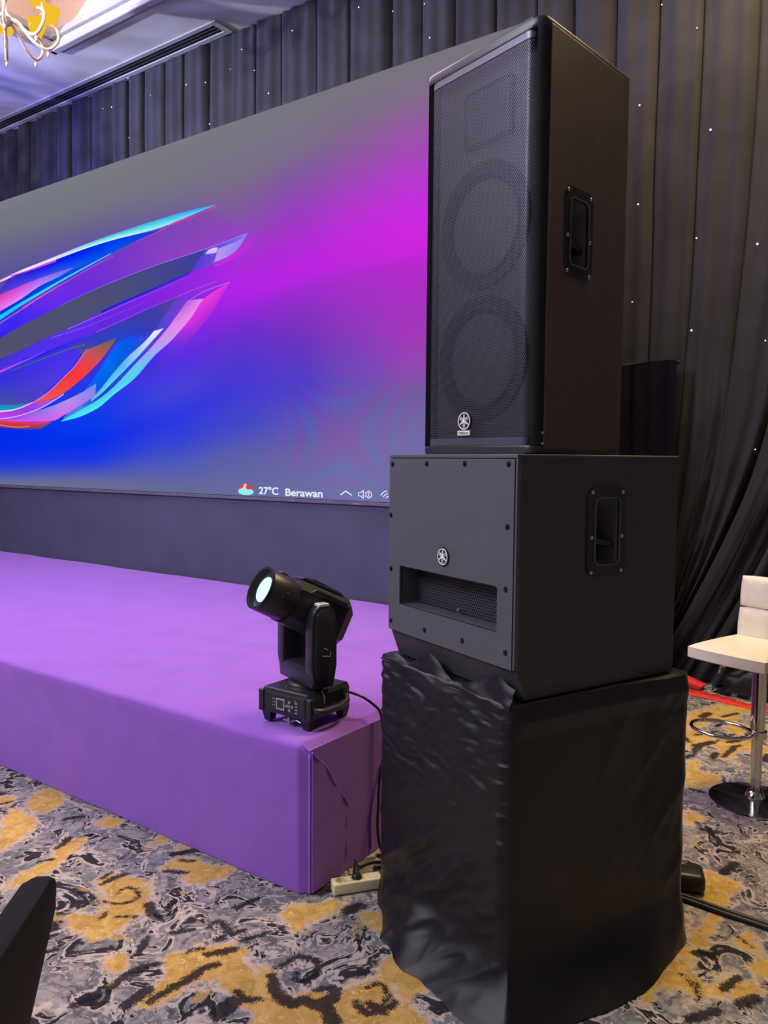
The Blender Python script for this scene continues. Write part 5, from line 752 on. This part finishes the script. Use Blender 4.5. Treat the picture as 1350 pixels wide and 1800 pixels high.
# ================================================================== CLOTH COVERED BOX
def build_cover():
    root = thing('covered_box', 'box hidden under a wrinkled black cloth carrying the subwoofer', 'cover', Vector((sub_origin.x, sub_origin.y, 0)), a_sub)
    g = .016; x0, x1, y0, y1 = -HW - g, HW + g, -g, SUBD + g + .03
    per = []; N = 130
    def side(p, q, nx, ny, tag_):
        for k in range(N):
            t = k / N; per.append((p[0] + (q[0] - p[0]) * t, p[1] + (q[1] - p[1]) * t, nx, ny, t, tag_))
    side((x0, y0), (x1, y0), 0, -1, 0); side((x1, y0), (x1, y1), 1, 0, 1); side((x1, y1), (x0, y1), 0, 1, 2); side((x0, y1), (x0, y0), -1, 0, 3)
    # blend normals at corners
    rows = 150; V = []
    H = SUBZ - .002
    def ridge(v): return 1 - abs(v) * 1.6
    def nz(a, b, c): return mnoise.noise(Vector((a, b, c)))
    for j in range(rows):
        v = j / (rows - 1); z = .004 + (H - .004) * v
        low = max(0, (.17 - z) / .17); low2 = max(0, (.42 - z) / .42)
        for (x, y, nx, ny, t, sd) in per:
            c = min(t, 1 - t); cb = min(1, c / .05)         # 0 at a corner
            d = 0
            # hem spreads on the carpet: widest near the front corner, none at the far ones
            if sd == 0: fl = .002 + .108 * min(1, t / .3) ** 1.2
            elif sd == 1: fl = .11 + .035 * math.sin(PI * min(1, t / .8)) - .09 * max(0, (t - .55) / .45)
            elif sd == 2: fl = .02
            else: fl = .015
            d += low ** 1.6 * fl
            if sd == 0:
                u = t * .654
                wt = max(0, min(1, (z - .40) / .22))
                warp = .020 * nz(u * 9, z * 9, 1.7)
                h1 = ridge(nz(u * 4.2 + 4, (z + warp + u * .16) * 24, .3)); h2 = ridge(nz(u * 9, (z + warp - u * .1) * 55, 5.3))
                d += wt * cb * (.012 * h1 + .0075 * h2)
                dg = (z * .82 - u * .57); al = (u * .82 + z * .57)
                d += cb * (.021 * ridge(nz(dg * 7.5, al * 2.4, 9.1)) + .006 * ridge(nz(dg * 24, al * 8, 3.3))) * (1 - .7 * wt)
                d += .030 * low2 * math.exp(-((t - .42 + .8 * (z - .10)) / .10) ** 2) * cb
            elif sd == 1:
                u = t * .70
                dg = (z * .55 - u * .83); al = (u * .55 + z * .83)
                wr = max(0, min(1, (t - .45) / .35)); d += cb * wr * (.013 * ridge(nz(dg * 6, al * 1.8, 2.1)) + .005 * ridge(nz(dg * 15, al * 5, 6.6))) + cb * .006 * nz(u * 3, z * 3, 8.8)
                d += cb * .013 * max(0, 1 - abs(z - .835) / .05)          # soft roll under the top edge
                d += .020 * max(0, (t - .72) / .28) * cb
                d += .010 * low2 * nz(u * 6, z * 10, 4.4) * cb
            else: d += cb * .010 * nz(t * 6, z * 4, sd)
            d += nz(t * 3 + sd * 2.7, z * 3, 6.0) * .006 * low
            cx = nx; cy = ny
            if c < .05:
                k = 1 - c / .05; other = {0: (-1, 0) if t < .5 else (1, 0), 1: (0, -1) if t < .5 else (0, 1), 2: (1, 0) if t < .5 else (-1, 0), 3: (0, 1) if t < .5 else (0, -1)}[sd]
                cx += other[0] * k; cy += other[1] * k
            V.append((x + cx * d, y + cy * d, z + (.004 * nz(t * 8 + sd, 3, 1) if j == rows - 1 else 0)))
    M4 = len(per)
    F = [(j * M4 + i, j * M4 + (i + 1) % M4, (j + 1) * M4 + (i + 1) % M4, (j + 1) * M4 + i) for j in range(rows - 1) for i in range(M4)]
    # turn in over the top under the cabinet
    b = (rows - 1) * M4; k0 = len(V)
    for i, (x, y, nx, ny, t, sd) in enumerate(per):
        p = V[b + i]; V.append((p[0] * .82, (p[1] - SUBD / 2) * .82 + SUBD / 2, H - .004))
    F += [(b + i, b + (i + 1) % M4, k0 + (i + 1) % M4, k0 + i) for i in range(M4)]
    c = len(V); V.append((0, SUBD / 2, H - .004))
    mesh_np('cloth', V, F, M_cloth, root, smooth=True)
    F3 = [(k0 + i, k0 + (i + 1) % M4, c) for i in range(M4)]
    bm = nb(); box(bm, (-HW + .02, .03, .003), (HW - .02, SUBD - .02, H - .006)); obj('inner_case', bm, M_dark, root)
    # spare cloth pushed up under the cabinet's front edge
    n = 120; V = []
    for r_ in range(7):
        w = r_ / 6
        for i in range(n):
            t = i / (n - 1); x = x0 + .004 + (x1 - x0 - .008) * t
            tri = lambda c_, w_: max(0, 1 - abs(t - c_) / w_) ** .9
            pk = .066 * tri(.40, .17) + .070 * tri(.90, .26) + .018 * tri(.10, .12) + .006 * mnoise.noise(Vector((t * 14, 2, 0)))
            V.append((x, y0 - .012 + .020 * w + .012 * mnoise.noise(Vector((t * 9, w * 2, 7))), H - .012 + (pk + .012) * w))
    F = [(j * n + i, j * n + i + 1, (j + 1) * n + i + 1, (j + 1) * n + i) for j in range(6) for i in range(n - 1)]
    mesh_np('tucked_cloth', V, F, M_cloth, root, smooth=True)
build_cover()

# ================================================================== MOVING HEAD LIGHT
def build_moving_head():
    cx, cy = -.205, .235
    root = thing('moving_head_light', 'black moving head stage light with glowing lens on the purple stage corner', 'stage light', (cx, cy, STAGE_H + .004))
    z0, z1 = .036, .133; hx, hy = .120, .122
    bm = nb(); prism(bm, [(-hx, z0), (-hx, z1 - .02), (-hx + .012, z1), (hx - .012, z1), (hx, z1 - .02), (hx, z0)], -hy, hy, bev=.004); base = obj('base', bm, M_head, root)
    for sx in (-1, 1):
        for sy in (-1, 1):
            bm = nb(); x = sx * (hx - .022); y = sy * (hy - .022)
            g = bmesh.ops.create_cone(bm, cap_ends=True, segments=4, radius1=.020, radius2=.030, depth=.040)
            mx = Matrix.Translation((x, y, .019)) @ Matrix.Rotation(PI / 4, 4, 'Z')
            for v in g['verts']: v.co = mx @ v.co
            obj('foot', bm, M_rubber, root)
    # front corner bumpers
    for sx in (-1, 1):
        bm = nb(); box(bm, (sx * hx - .014, -hy - .006, z0), (sx * hx + .014, -hy + .014, z1 - .012), .006); obj('bumper', bm, M_plast, root)
    # control face
    bm = nb(); box(bm, (-hx + .020, -hy - .003, z0 + .010), (hx - .018, -hy + .002, z1 - .016), .002); pn = obj('control_panel', bm, M_plast, root)
    bm = nb(); ringplate(bm, rrect(-.040, .058, .002, .100, .003), rrect(-.036, .062, -.002, .096, .002), -hy - .006, -hy - .002); obj('display_frame', bm, M_grey, pn)
    bm = nb(); box(bm, (-.036, -hy - .0045, .062), (-.002, -hy - .002, .096)); obj('display', bm, M_lcd, pn)
    for dx, dz in ((0, 0), (.015, 0), (-.013, 0), (0, .015), (0, -.015)):
        bm = nb(); ringplate(bm, [(.026 + dx + .0055 * math.cos(a), .078 + dz + .0055 * math.sin(a)) for a in np.linspace(0, 2 * PI, 12, endpoint=False)], [(.026 + dx + .003 * math.cos(a), .078 + dz + .003 * math.sin(a)) for a in np.linspace(0, 2 * PI, 12, endpoint=False)], -hy - .006, -hy - .002); obj('button', bm, M_grey, pn)
    bm = nb()
    for k in range(3): box(bm, (-.060, -hy - .004, .070 + .012 * k), (-.047, -hy - .002, .072 + .012 * k))
    for k in range(4): box(bm, (.054, -hy - .004, .056 + .012 * k), (.064, -hy - .002, .060 + .012 * k))
    tube(bm, [(.050, -hy - .003, .106), (.060, -hy - .003, .098), (.064, -hy - .003, .09)], .0012, 5); pp = obj('panel_print', bm, M_grey, pn); pp['kind'] = 'stuff'
    # right side: vent louvres and carry handle
    for k in range(9):
        bm = nb(); y = -.020 + .012 * k; box(bm, (hx - .002, y, .074), (hx + .003, y + .006, .120), .001); obj('louvre', bm, M_plast, root)
    bm = nb(); tube(bm, [(hx + .006, -hy + .012, .080), (hx + .024, -hy + .018, .075), (hx + .034, -hy + .05, .070), (hx + .034, .02, .066), (hx + .026, hy - .05, .076), (hx + .008, hy - .030, .090)], [.010, .012, .013, .013, .012, .010], 10); obj('carry_handle', bm, M_plast2, root, smooth=.8)
    bm = nb(); tube(bm, [(hx - .010, -.040, z1 + .001), (hx + .003, -.040, z1 - .014), (hx + .004, -.038, z0 + .05)], .0018, 6); obj('safety_wire', bm, M_grey, root)
    bm = nb(); lathe(bm, [(0, .014), (.058, .014), (.072, .008), (.074, 0)], 32, Matrix.Translation((0, 0, z1))); obj('turntable', bm, M_head, root, smooth=.6)
    bm = nb(); cyl(bm, (-.025, -.085, z1), (-.025, -.085, z1 + .006), .004, n=10); obj('screw', bm, M_screw, root)
    # clamp bracket below the front edge
    bm = nb(); box(bm, (-.018, -hy + .01, .014), (.026, -hy + .05, .020)); box(bm, (.010, -hy + .004, .008), (.018, -hy + .012, .032)); tube(bm, [(.03, -hy + .01, .02), (.05, -hy + .01, .026), (.07, -hy + .01, .020)], .003, 6); obj('clamp_bracket', bm, M_screw, root)
    # yoke: empty-free, everything placed with one rotation
    YR = Matrix.Rotation(R(-20), 4, 'Z')
    px_z = .408
    def put(bm): bmesh.ops.transform(bm, matrix=YR, verts=bm.verts[:])
    bm = nb()
    prism(bm, [(-.13, z1 + .014), (.13, z1 + .014), (.135, z1 + .05), (.085, z1 + .085), (-.085, z1 + .085), (-.135, z1 + .05)], -.052, .052, bev=.012); put(bm); obj('yoke_base', bm, M_head, root, smooth=.5)
    for s in (-1, 1):
        bm = nb(); xo, xi = s * .140, s * .088
        prof = [(-.046, z1 + .03), (-.058, z1 + .10), (-.052, px_z - .02)] + [(.050 * math.cos(a), px_z + .010 + .046 * math.sin(a)) for a in np.linspace(PI - .1, .1, 9)] + [(.052, px_z - .02), (.058, z1 + .10), (.046, z1 + .03)]
        prism(bm, prof, min(xo, xi), max(xo, xi), 'YZ', bev=.011); put(bm); am = obj('yoke_arm', bm, M_head, root, smooth=.5)
        bm = nb(); xf_ = s * .1405; prism(bm, [(y * .74, px_z - .05 + (z - px_z + .05) * .84) for y, z in prof], min(xf_, s * .144), max(xf_, s * .144), 'YZ', bev=.002); put(bm); obj('arm_cover', bm, M_plast2, am, smooth=.5)
        if s > 0:
            bm = nb(); box(bm, (.100, -.022, px_z + .050), (.140, .020, px_z + .0595), .001, mtx=Matrix.Rotation(0, 4, 'X')); put(bm); lb = obj('angle_label', bm, M_label, am, label='white label with dark numerals on the arm top')
            bm = nb()
            for k in range(3): box(bm, (.112, -.011 + .010 * k, px_z + .0592), (.131, -.006 + .010 * k, px_z + .0602))
            put(bm); nm_ = obj('label_numerals', bm, M_plast, lb); nm_['kind'] = 'stuff'
            bm = nb(); tube(bm, [(.1455, -.012, px_z - .135), (.1455, .022, px_z - .140), (.1455, .024, px_z - .122)], .0016, 6); tube(bm, [(.1455, -.005, px_z - .105), (.1455, .012, px_z - .115)], .0016, 6); put(bm); obj('arm_badge', bm, M_grey, am)
    # head (axis along local -y, tilted up)
    HM = YR @ Matrix.Translation((.008, -.004, px_z + .020)) @ Matrix.Rotation(R(-27), 4, 'X')
    def oct_ring(rx, rz, ch):
        return [(-rx + ch, -rz), (rx - ch, -rz), (rx, -rz + ch), (rx, rz - ch), (rx - ch, rz), (-rx + ch, rz), (-rx, rz - ch), (-rx, -rz + ch)]
    def loft(bm, secs, cap=True):
        rings = [[bm.verts.new((x, y, z)) for x, z in s] for y, s in secs]
        for A, B in zip(rings[:-1], rings[1:]):
            for k in range(len(A)): bm.faces.new((A[k], A[(k + 1) % len(A)], B[(k + 1) % len(A)], B[k]))
        if cap: bm.faces.new(rings[0]); bm.faces.new(rings[-1])
    def circ(r, n=16): return [(r * math.cos(2 * PI * (k + .5) / n - PI / 2 - PI / n * 2), r * math.sin(2 * PI * (k + .5) / n - PI / 2 - PI / n * 2)) for k in range(n)]
    def oct16(rx, rz, ch):
        o = oct_ring(rx, rz, ch); out = []
        for k in range(8):
            a, b = o[k], o[(k + 1) % 8]; out += [a, ((a[0] + b[0]) / 2, (a[1] + b[1]) / 2)]
        return out
    bm = nb(); loft(bm, [(-.10, oct16(.080, .088, .034)), (.06, oct16(.080, .094, .030)), (.130, oct16(.080, .100, .030)), (.168, oct16(.062, .076, .024))]); bmesh.ops.transform(bm, matrix=HM, verts=bm.verts[:])
    hd = obj('head', bm, M_head, root)
    bm = nb(); loft(bm, [(-.215, circ(.080, 32)), (-.205, circ(.085, 32)), (-.125, circ(.086, 32)), (-.09, circ(.084, 32))], False); bmesh.ops.transform(bm, matrix=HM, verts=bm.verts[:]); br = obj('lens_barrel', bm, M_head, hd, smooth=.5)
    LM = HM @ Matrix.Rotation(PI / 2, 4, 'X')
    bm = nb(); lathe(bm, [(.080, .205), (.084, .221), (.076, .221), (.070, .206), (.066, .192)], 40, LM); obj('lens_ring', bm, M_plast, hd, smooth=.6)
    bm = nb(); lathe(bm, [(.0795, .196), (.060, .200), (.050, .2015)], 40, LM); obj('lens_glass', bm, M_glass, hd, smooth=.9)
    bm = nb(); lathe(bm, [(0, .206), (.030, .205), (.046, .203), (.053, .2005)], 32, LM); obj('lens_element', bm, M_lensglow, hd, smooth=.9, label='glowing pale blue lens element')
    # top spine with ribs, rear fins, label
    bm = nb(); prism(bm, [(-.095, .092), (-.080, .104), (.100, .110), (.128, .098)], -.036, .036, 'YZ', bev=.004); bmesh.ops.transform(bm, matrix=HM, verts=bm.verts[:]); obj('top_spine', bm, M_plast2, hd)
    for k in range(6):
        bm = nb(); box(bm, (-.030 + .010 * k, -.04, .104), (-.026 + .010 * k, .10, .113), .001); bmesh.ops.transform(bm, matrix=HM, verts=bm.verts[:]); obj('spine_rib', bm, M_plast, hd)
    for s in (-1, 1):
        bm = nb(); prism(bm, [(-.060, .056), (-.040, .078), (.115, .082), (.118, .060)], s * .074 if s > 0 else -.086, .086 if s > 0 else -.074, 'YZ', bev=.003); bmesh.ops.transform(bm, matrix=HM, verts=bm.verts[:]); obj('side_rail', bm, M_plast2, hd)
    for k in range(5):
        bm = nb(); box(bm, (-.055, .140, -.050 + .022 * k), (.055, .160, -.044 + .022 * k), .001); bmesh.ops.transform(bm, matrix=HM, verts=bm.verts[:]); obj('rear_fin', bm, M_plast, hd)
    bm = nb(); box(bm, (-.008, -.175, .0855), (.026, -.140, .0865)); bmesh.ops.transform(bm, matrix=HM, verts=bm.verts[:]); obj('sticker', bm, M_strip, hd, label='pale sticker on top of the lens barrel')
    for y, z in ((-.150, .020), (-.165, .000)):
        bm = nb(); cyl(bm, (.083, y, z), (.088, y, z), .003, n=8); bmesh.ops.transform(bm, matrix=HM, verts=bm.verts[:]); obj('screw', bm, M_screw, hd)
build_moving_head()

# cable from the light over the platform edge
bm = nb(); zt = STAGE_H
tube(bm, spl([(-.076, .345, zt + .10), (-.03, .365, zt + .085), (.0, .40, zt + .05), (.018, .418, zt + .02), (.024, .425, zt - .03), (.030, .43, .42), (.020, .415, .30), (.030, .395, .20), (.034, .385, .12), (.040, .40, .03), (.036, .46, .010), (.04, .62, .010)], 60), .0055, 8)
tag(obj('light_cable', bm, M_rubber), 'thin black cable running from the moving head light down the stage end', 'cable')

# ================================================================== POWER STRIP
def build_strip():
    P0 = Vector((.104, .028, 0)); d = Vector((.108, .142, 0)).normalized(); ang = math.atan2(d.y, d.x); Lh = .092
    c = Vector((.112, .150, .002))
    root = thing('power_strip', 'cream three socket power strip on the carpet beside the purple stage', 'power strip', c, ang)
    bm = nb(); box(bm, (-Lh, -.026, 0), (Lh, .026, .042), .006, 3); body = obj('housing', bm, M_strip, root, smooth=.6)
    cs = nb()
    for k in (-1, 0, 1): cyl(cs, (k * .058, 0, .028), (k * .058, 0, .06), .0195, n=24)
    cut(body, cs)
    for k in (-1, 0, 1):
        bm = nb(); lathe(bm, [(.0195, .043), (.021, .0435), (.021, .041)], 24, Matrix.Translation((k * .058, 0, 0))); so = obj('socket', bm, M_strip, root)
        for s in (-1, 1):
            bm = nb(); cyl(bm, (k * .058, s * .0095, .0285), (k * .058, s * .0095, .0292), .0028, n=8); obj('pin_hole', bm, M_dark, so)
        for s in (-1, 1):
            bm = nb(); box(bm, (k * .058 + s * .0165 - .001, -.003, .03), (k * .058 + s * .0165 + .001, .003, .041)); obj('earth_clip', bm, M_screw, so)
    pl = thing('power_plug', 'black mains plug pushed into the middle socket of the cream strip', 'plug', c + Vector((0, 0, .029)), ang)
    bm = nb(); lathe(bm, [(0, 0), (.0185, .0), (.0185, .016), (.016, .024), (.010, .030), (0, .031)], 20); obj('plug_body', bm, M_rubber, pl, smooth=.6)
    bm = nb(); tube(bm, [(0, .002, .022), (.004, .030, .034), (.010, .055, .036)], [.012, .010, .007], 10); obj('strain_relief', bm, M_rubber, pl, smooth=.8)
    bm = nb(); q = Matrix.Rotation(-ang, 3, 'Z')
    tube(bm, spl([(.010, .055, .036), (.020, .09, .030), (.045, .13, -.018), (.10, .16, -.024), (.15, .15, -.024)], 24), .0045, 8); obj('plug_cord', bm, M_rubber, pl, smooth=.8)
    bm = nb()
    tube(bm, spl([(.120, .27, .012), (.085, .30, .010), (.12, .345, .010), (.19, .36, .02), (.25, .40, .012)], 24), .006, 8)
    tube(bm, spl([(.140, .25, .016), (.13, .29, .026), (.16, .33, .012), (.22, .34, .014)], 24), .006, 8)
    tag(obj('cable_tangle', bm, M_rubber, smooth=.9), 'short tangle of black cable on the carpet behind the power strip', 'cable')
build_strip()

# cables running off to the right
for k, (dy, lab) in enumerate(((0, 'black floor cable nearer the stool, right of the covered box'), (-.022, 'black floor cable nearer the camera, right of the covered box'))):
    bm = nb(); tube(bm, spl([(.99, .80 + dy, .010), (1.12, .795 + dy, .010), (1.22, .788 + dy, .009), (1.36, .785 + dy, .009), (1.62, .77 + dy, .009), (2.2, .62 + dy * 2, .009), (3.0, .55 + dy * 3, .009)], 40), .0085, 8)
    tag(obj('floor_cable', bm, M_rubber, smooth=.9), lab, 'cable')
bm = nb(); box(bm, (-.07, -.05, 0), (.065, .05, .07), .02, 3); bmesh.ops.transform(bm, matrix=Matrix.Translation((1.075, .875, .001)) @ Matrix.Rotation(R(20), 4, 'Z'), verts=bm.verts[:])
tag(obj('cable_connector', bm, M_rubber, smooth=.6), 'dark cable connector block at the foot of the covered box', 'connector')

# ================================================================== BAR STOOL
def build_stool():
    root = thing('bar_stool', 'white padded bar stool with chrome post and round base', 'stool', (1.135, 1.835, 0), R(-18.5))
    bm = nb(); lathe(bm, [(0, .030), (.030, .030), (.036, .024), (.10, .018), (.175, .010), (.198, .006), (.200, .0), (0, 0)], 48); obj('base_plate', bm, M_chrome, root, smooth=.6)
    bm = nb(); lathe(bm, [(.045, .018), (.040, .032), (.030, .050), (.027, .052)], 28); obj('base_collar', bm, M_chrome, root, smooth=.8)
    bm = nb(); cyl(bm, (0, 0, .045), (0, 0, .33), .0245, n=28); obj('lower_post', bm, M_chrome, root, smooth=.6)
    bm = nb(); cyl(bm, (0, 0, .31), (0, 0, .645), .0315, n=28); obj('upper_post', bm, M_chrome, root, smooth=.6)
    bm = nb(); ring = [(-.135 + .135 * math.cos(a) , -.075 + .115 * math.sin(a), .315) for a in np.linspace(0, 2 * PI, 36, endpoint=False)]
    tube(bm, ring, .0085, 8, closed=True); lathe(bm, [(.033, .335), (.041, .332), (.041, .300), (.033, .297)], 24); obj('footrest', bm, M_chrome, root, smooth=.8)
    bm = nb(); box(bm, (-.09, -.09, .628), (.09, .09, .640), .004); obj('seat_bracket', bm, M_plast, root)
    bm = nb(); tube(bm, [(-.02, 0, .622), (-.12, -.05, .618), (-.155, -.065, .606), (-.16, -.067, .575)], .005, 8); obj('lift_lever', bm, M_chrome, root, smooth=.8)
    def pad(bm, hx, hy, hz, lift, nseg=22):
        N = nseg; top = []
        def sq(u): return math.copysign(abs(u) ** .999, u)
        for s in (1, -1):
            g = {}
            for i in range(N + 1):
                for j in range(N + 1):
                    u = -1 + 2 * i / N; v = -1 + 2 * j / N
                    # squircle map
                    x = u * math.sqrt(max(0, 1 - .10 * v * v)); y = v * math.sqrt(max(0, 1 - .10 * u * u)); r = max(abs(u), abs(v))
                    e = (1 - r ** 9)
                    g[i, j] = (x * hx, y * hy, s * (hz * (.62 + .38 * e) + (lift * (1 - r * r) if s > 0 else 0)))
            top.append(g)
        Vt = [{k: bm.verts.new(p) for k, p in g.items()} for g in top]
        for s in (0, 1):
            for i in range(N):
                for j in range(N): bm.faces.new((Vt[s][i, j], Vt[s][i + 1, j], Vt[s][i + 1, j + 1], Vt[s][i, j + 1]))
        bd = [(i, 0) for i in range(N)] + [(N, j) for j in range(N)] + [(i, N) for i in range(N, 0, -1)] + [(0, j) for j in range(N, 0, -1)]
        for a, b in zip(bd, bd[1:] + bd[:1]): bm.faces.new((Vt[0][a], Vt[0][b], Vt[1][b], Vt[1][a]))
    bm = nb(); pad(bm, .195, .215, .038, .012); bmesh.ops.transform(bm, matrix=Matrix.Translation((-.065, .02, .675)), verts=bm.verts[:]); st = obj('seat', bm, M_white, root, smooth=.9)
    bm = nb(); tube(bm, [(-.065 + .183 * a, .02 + .203 * b, .7035) for a, b in [(x / .19, z / .19) for x, z in rrect(-.186, -.186, .186, .186, .04)]], .0022, 6, closed=True); obj('seat_piping', bm, M_white, st)
    # backrest: two columns of quilted pads
    for col in (-1, 1):
        for z0, z1 in ((.690, .852), (.852, 1.005)):
            bm = nb(); hz = (z1 - z0) / 2; pad(bm, .088, hz, .030, .006, 14)
            bmesh.ops.transform(bm, matrix=Matrix.Translation((-.052 + col * .088, .212 + .10 * ((z0 + z1) / 2 - .70), (z0 + z1) / 2)) @ Matrix.Rotation(R(90 - 5.5), 4, 'X'), verts=bm.verts[:])
            obj('back_pad', bm, M_white, root, smooth=.9)
build_stool()

# ================================================================== RED STRAP AND CLOTH PILE
bm = nb(); pts = [(.20, 3.42), (.396, 3.44), (.62, 3.40), (.80, 3.36), (.98, 3.34), (1.25, 3.28)]
V = []; sp_ = spl(pts, 40)
for i, p in enumerate(sp_):
    w = .105 if p[0] < .75 else .075
    for s in (0, 1): V.append((p[0], p[1] + (w if s else 0) - .07, .006 + .012 * abs(math.sin(i * .9)) * s))
n = len(sp_); F = [(2 * i, 2 * i + 2, 2 * i + 3, 2 * i + 1) for i in range(n - 1)]
V += [(x, y, z - .005) for x, y, z in V]; F += [(2 * n + a, 2 * n + d, 2 * n + c, 2 * n + b) for a, b, c, d in F]
F += [(2 * i, 2 * n + 2 * i, 2 * n + 2 * i + 2, 2 * i + 2) for i in range(n - 1)] + [(2 * i + 1, 2 * i + 3, 2 * n + 2 * i + 3, 2 * n + 2 * i + 1) for i in range(n - 1)]
bm.free(); tag(mesh_np('red_strap', V, F, M_red, smooth=False), 'long flat red strap lying on the carpet behind the stool', 'strap')
bm = nb(); box(bm, (-.07, -.06, 0), (.09, .04, .075), .02, 3)
for v in bm.verts: v.co.x += .25 * v.co.z; v.co.z *= 1 - .5 * (v.co.x > .05)
bmesh.ops.transform(bm, matrix=Matrix.Translation((.40, 3.57, .002)), verts=bm.verts[:])
tag(obj('red_cloth', bm, M_red, smooth=.6), 'small crumpled red cloth beside the black cloth pile', 'cloth')
def pile(name, label, c, hx, hy, hz, seed):
    bm = nb(); bmesh.ops.create_icosphere(bm, subdivisions=4, radius=1)
    for v in bm.verts:
        n = mnoise.noise(v.co * 2.3 + Vector((seed, 0, 0))) * .25 + (1 - abs(mnoise.noise(v.co * 4 + Vector((0, seed, 0))))) * .12
        p = v.co * (1 + n - .1); v.co = Vector((p.x * hx, p.y * hy, max(0, p.z) * hz + .003))
    bmesh.ops.transform(bm, matrix=Matrix.Translation(c), verts=bm.verts[:])
    tag(obj(name, bm, M_cloth, smooth=2.0), label, 'cloth')
pile('cloth_pile', 'heap of folded black cloth on the carpet behind the bar stool', (.86, 3.54, 0), .27, .055, .20, 3.0)
pile('cloth_pile', 'small black cloth heap at far right behind the stool post', (1.46, 3.47, 0), .26, .09, .16, 9.0)

# ================================================================== COVERED CHAIR (near, lower left)
def build_chair():
    # back slab: width direction w, thickness direction n (towards the seat)
    w = Vector((.64, -.77, 0)).normalized(); nrm = Vector((-.77, -.64, 0)).normalized()
    far_top = Vector((.748, -1.418, 0)); mid = far_top + w * .20
    ang = math.atan2(w.y, w.x)
    root = thing('banquet_chair', 'banquet chair in a tight black cover close to the camera', 'chair', (mid.x, mid.y, 0), ang)
    # local: x along w, -y = nrm?  (w rotated -90 deg = nrm)
    s = -1 if Vector((math.cos(ang - PI / 2), math.sin(ang - PI / 2), 0)).dot(nrm) > 0 else 1
    bm = nb(); H0, H1 = .46, .975; tilt = .22
    out = []
    hw = .20; r = .075
    out = [(-hw + .01, H0)] + [(-hw + r + r * math.cos(a), H1 - r + r * math.sin(a)) for a in np.linspace(PI, PI / 2, 8)] + [(hw - r + r * math.cos(a), H1 - r + r * math.sin(a)) for a in np.linspace(PI / 2, 0, 8)] + [(hw - .01, H0)]
    prism(bm, out, -.018, .018, bev=.010)
    for v in bm.verts: v.co.y -= s * -1 * (v.co.z - H1) * tilt * -1 if False else 0
    for v in bm.verts: v.co.y += s * (H1 - v.co.z) * tilt
    obj('backrest', bm, M_chair, root, smooth=.9)
    yb = s * (H1 - H0) * tilt
    bm = nb(); lo, hi = sorted((yb - s * .03, yb + s * .43)); box(bm, (-.215, lo, .40), (.215, hi, .48), .03, 3); obj('seat', bm, M_chair, root, smooth=.8)
    for sx in (-1, 1):
        for q in (-.02, .40):
            bm = nb(); y = yb + s * q; cyl(bm, (sx * .195, y, .0), (sx * .185, y, .42), .016, .022, n=12); obj('leg', bm, M_chair, root, smooth=.8)
    bm = nb()   # stretched cover between the legs
    y0, y1 = sorted((yb - s * .02, yb + s * .40))
    for sx in (-1, 1):
        pts = [(y0, .42)] + [(y0 + (y1 - y0) * t, .08 + .24 * math.sin(PI * t)) for t in np.linspace(0, 1, 10)] + [(y1, .42)]
        prism(bm, pts, sx * .19 - .002, sx * .19 + .002, 'YZ')
    obj('cover_side', bm, M_chair, root)
build_chair()

# ================================================================== CHANDELIER
def build_chandelier():
    c = Vector((-5.02, 1.80, 5.33))
    root = thing('chandelier', 'pale gilt chandelier with curled arms and amber shades under the ceiling tray', 'chandelier', c)
    bm = nb(); lathe(bm, [(0, -.07), (.02, -.06), (.055, -.03), (.075, .0), (.05, .03), (.02, .06), (.018, .16), (.05, .2), (.02, .24), (.012, .40), (.012, CEIL + .5 - c.z), (.06, CEIL + .52 - c.z)], 24); obj('stem', bm, M_gold, root, smooth=.8)
    for k in range(8):
        a = 2 * PI * k / 8 + .25; ca, sa = math.cos(a), math.sin(a)
        prof = [(.05, .0), (.14, -.05), (.24, -.15), (.34, -.18), (.42, -.10), (.42, .0), (.36, .03)]
        bm = nb(); tube(bm, [(r * ca, r * sa, z) for r, z in spl(prof, 30)], .014, 8)
        pr2 = [(.42, .0), (.40, .08), (.34, .12), (.28, .10)]; tube(bm, [(r * ca, r * sa, z) for r, z in spl(pr2, 12)], .010, 8)
        ar = obj('arm', bm, M_gold, root, smooth=.9)
        bm = nb(); lathe(bm, [(0, -.07), (.008, -.05), (.014, -.03), (.004, -.012), (.016, 0), (0, .006)], 10, Matrix.Translation((.34 * ca, .34 * sa, -.185))); obj('finial', bm, M_gold, ar, smooth=.9)
        bm = nb(); lathe(bm, [(.02, .03), (.05, .05), (.075, .12), (.085, .17)], 16, Matrix.Translation((.36 * ca, .36 * sa, .0))); obj('shade', bm, M_amber, ar, smooth=.9, label='amber glowing glass shade')
    d = bpy.data.lights.new('chandelier_glow', 'POINT'); d.energy = 34; d.color = (1.0, .68, .42); d.shadow_soft_size = .25
    o = bpy.data.objects.new('chandelier_glow', d); COL.objects.link(o); o.location = (c.x, c.y, 5.78)
build_chandelier()
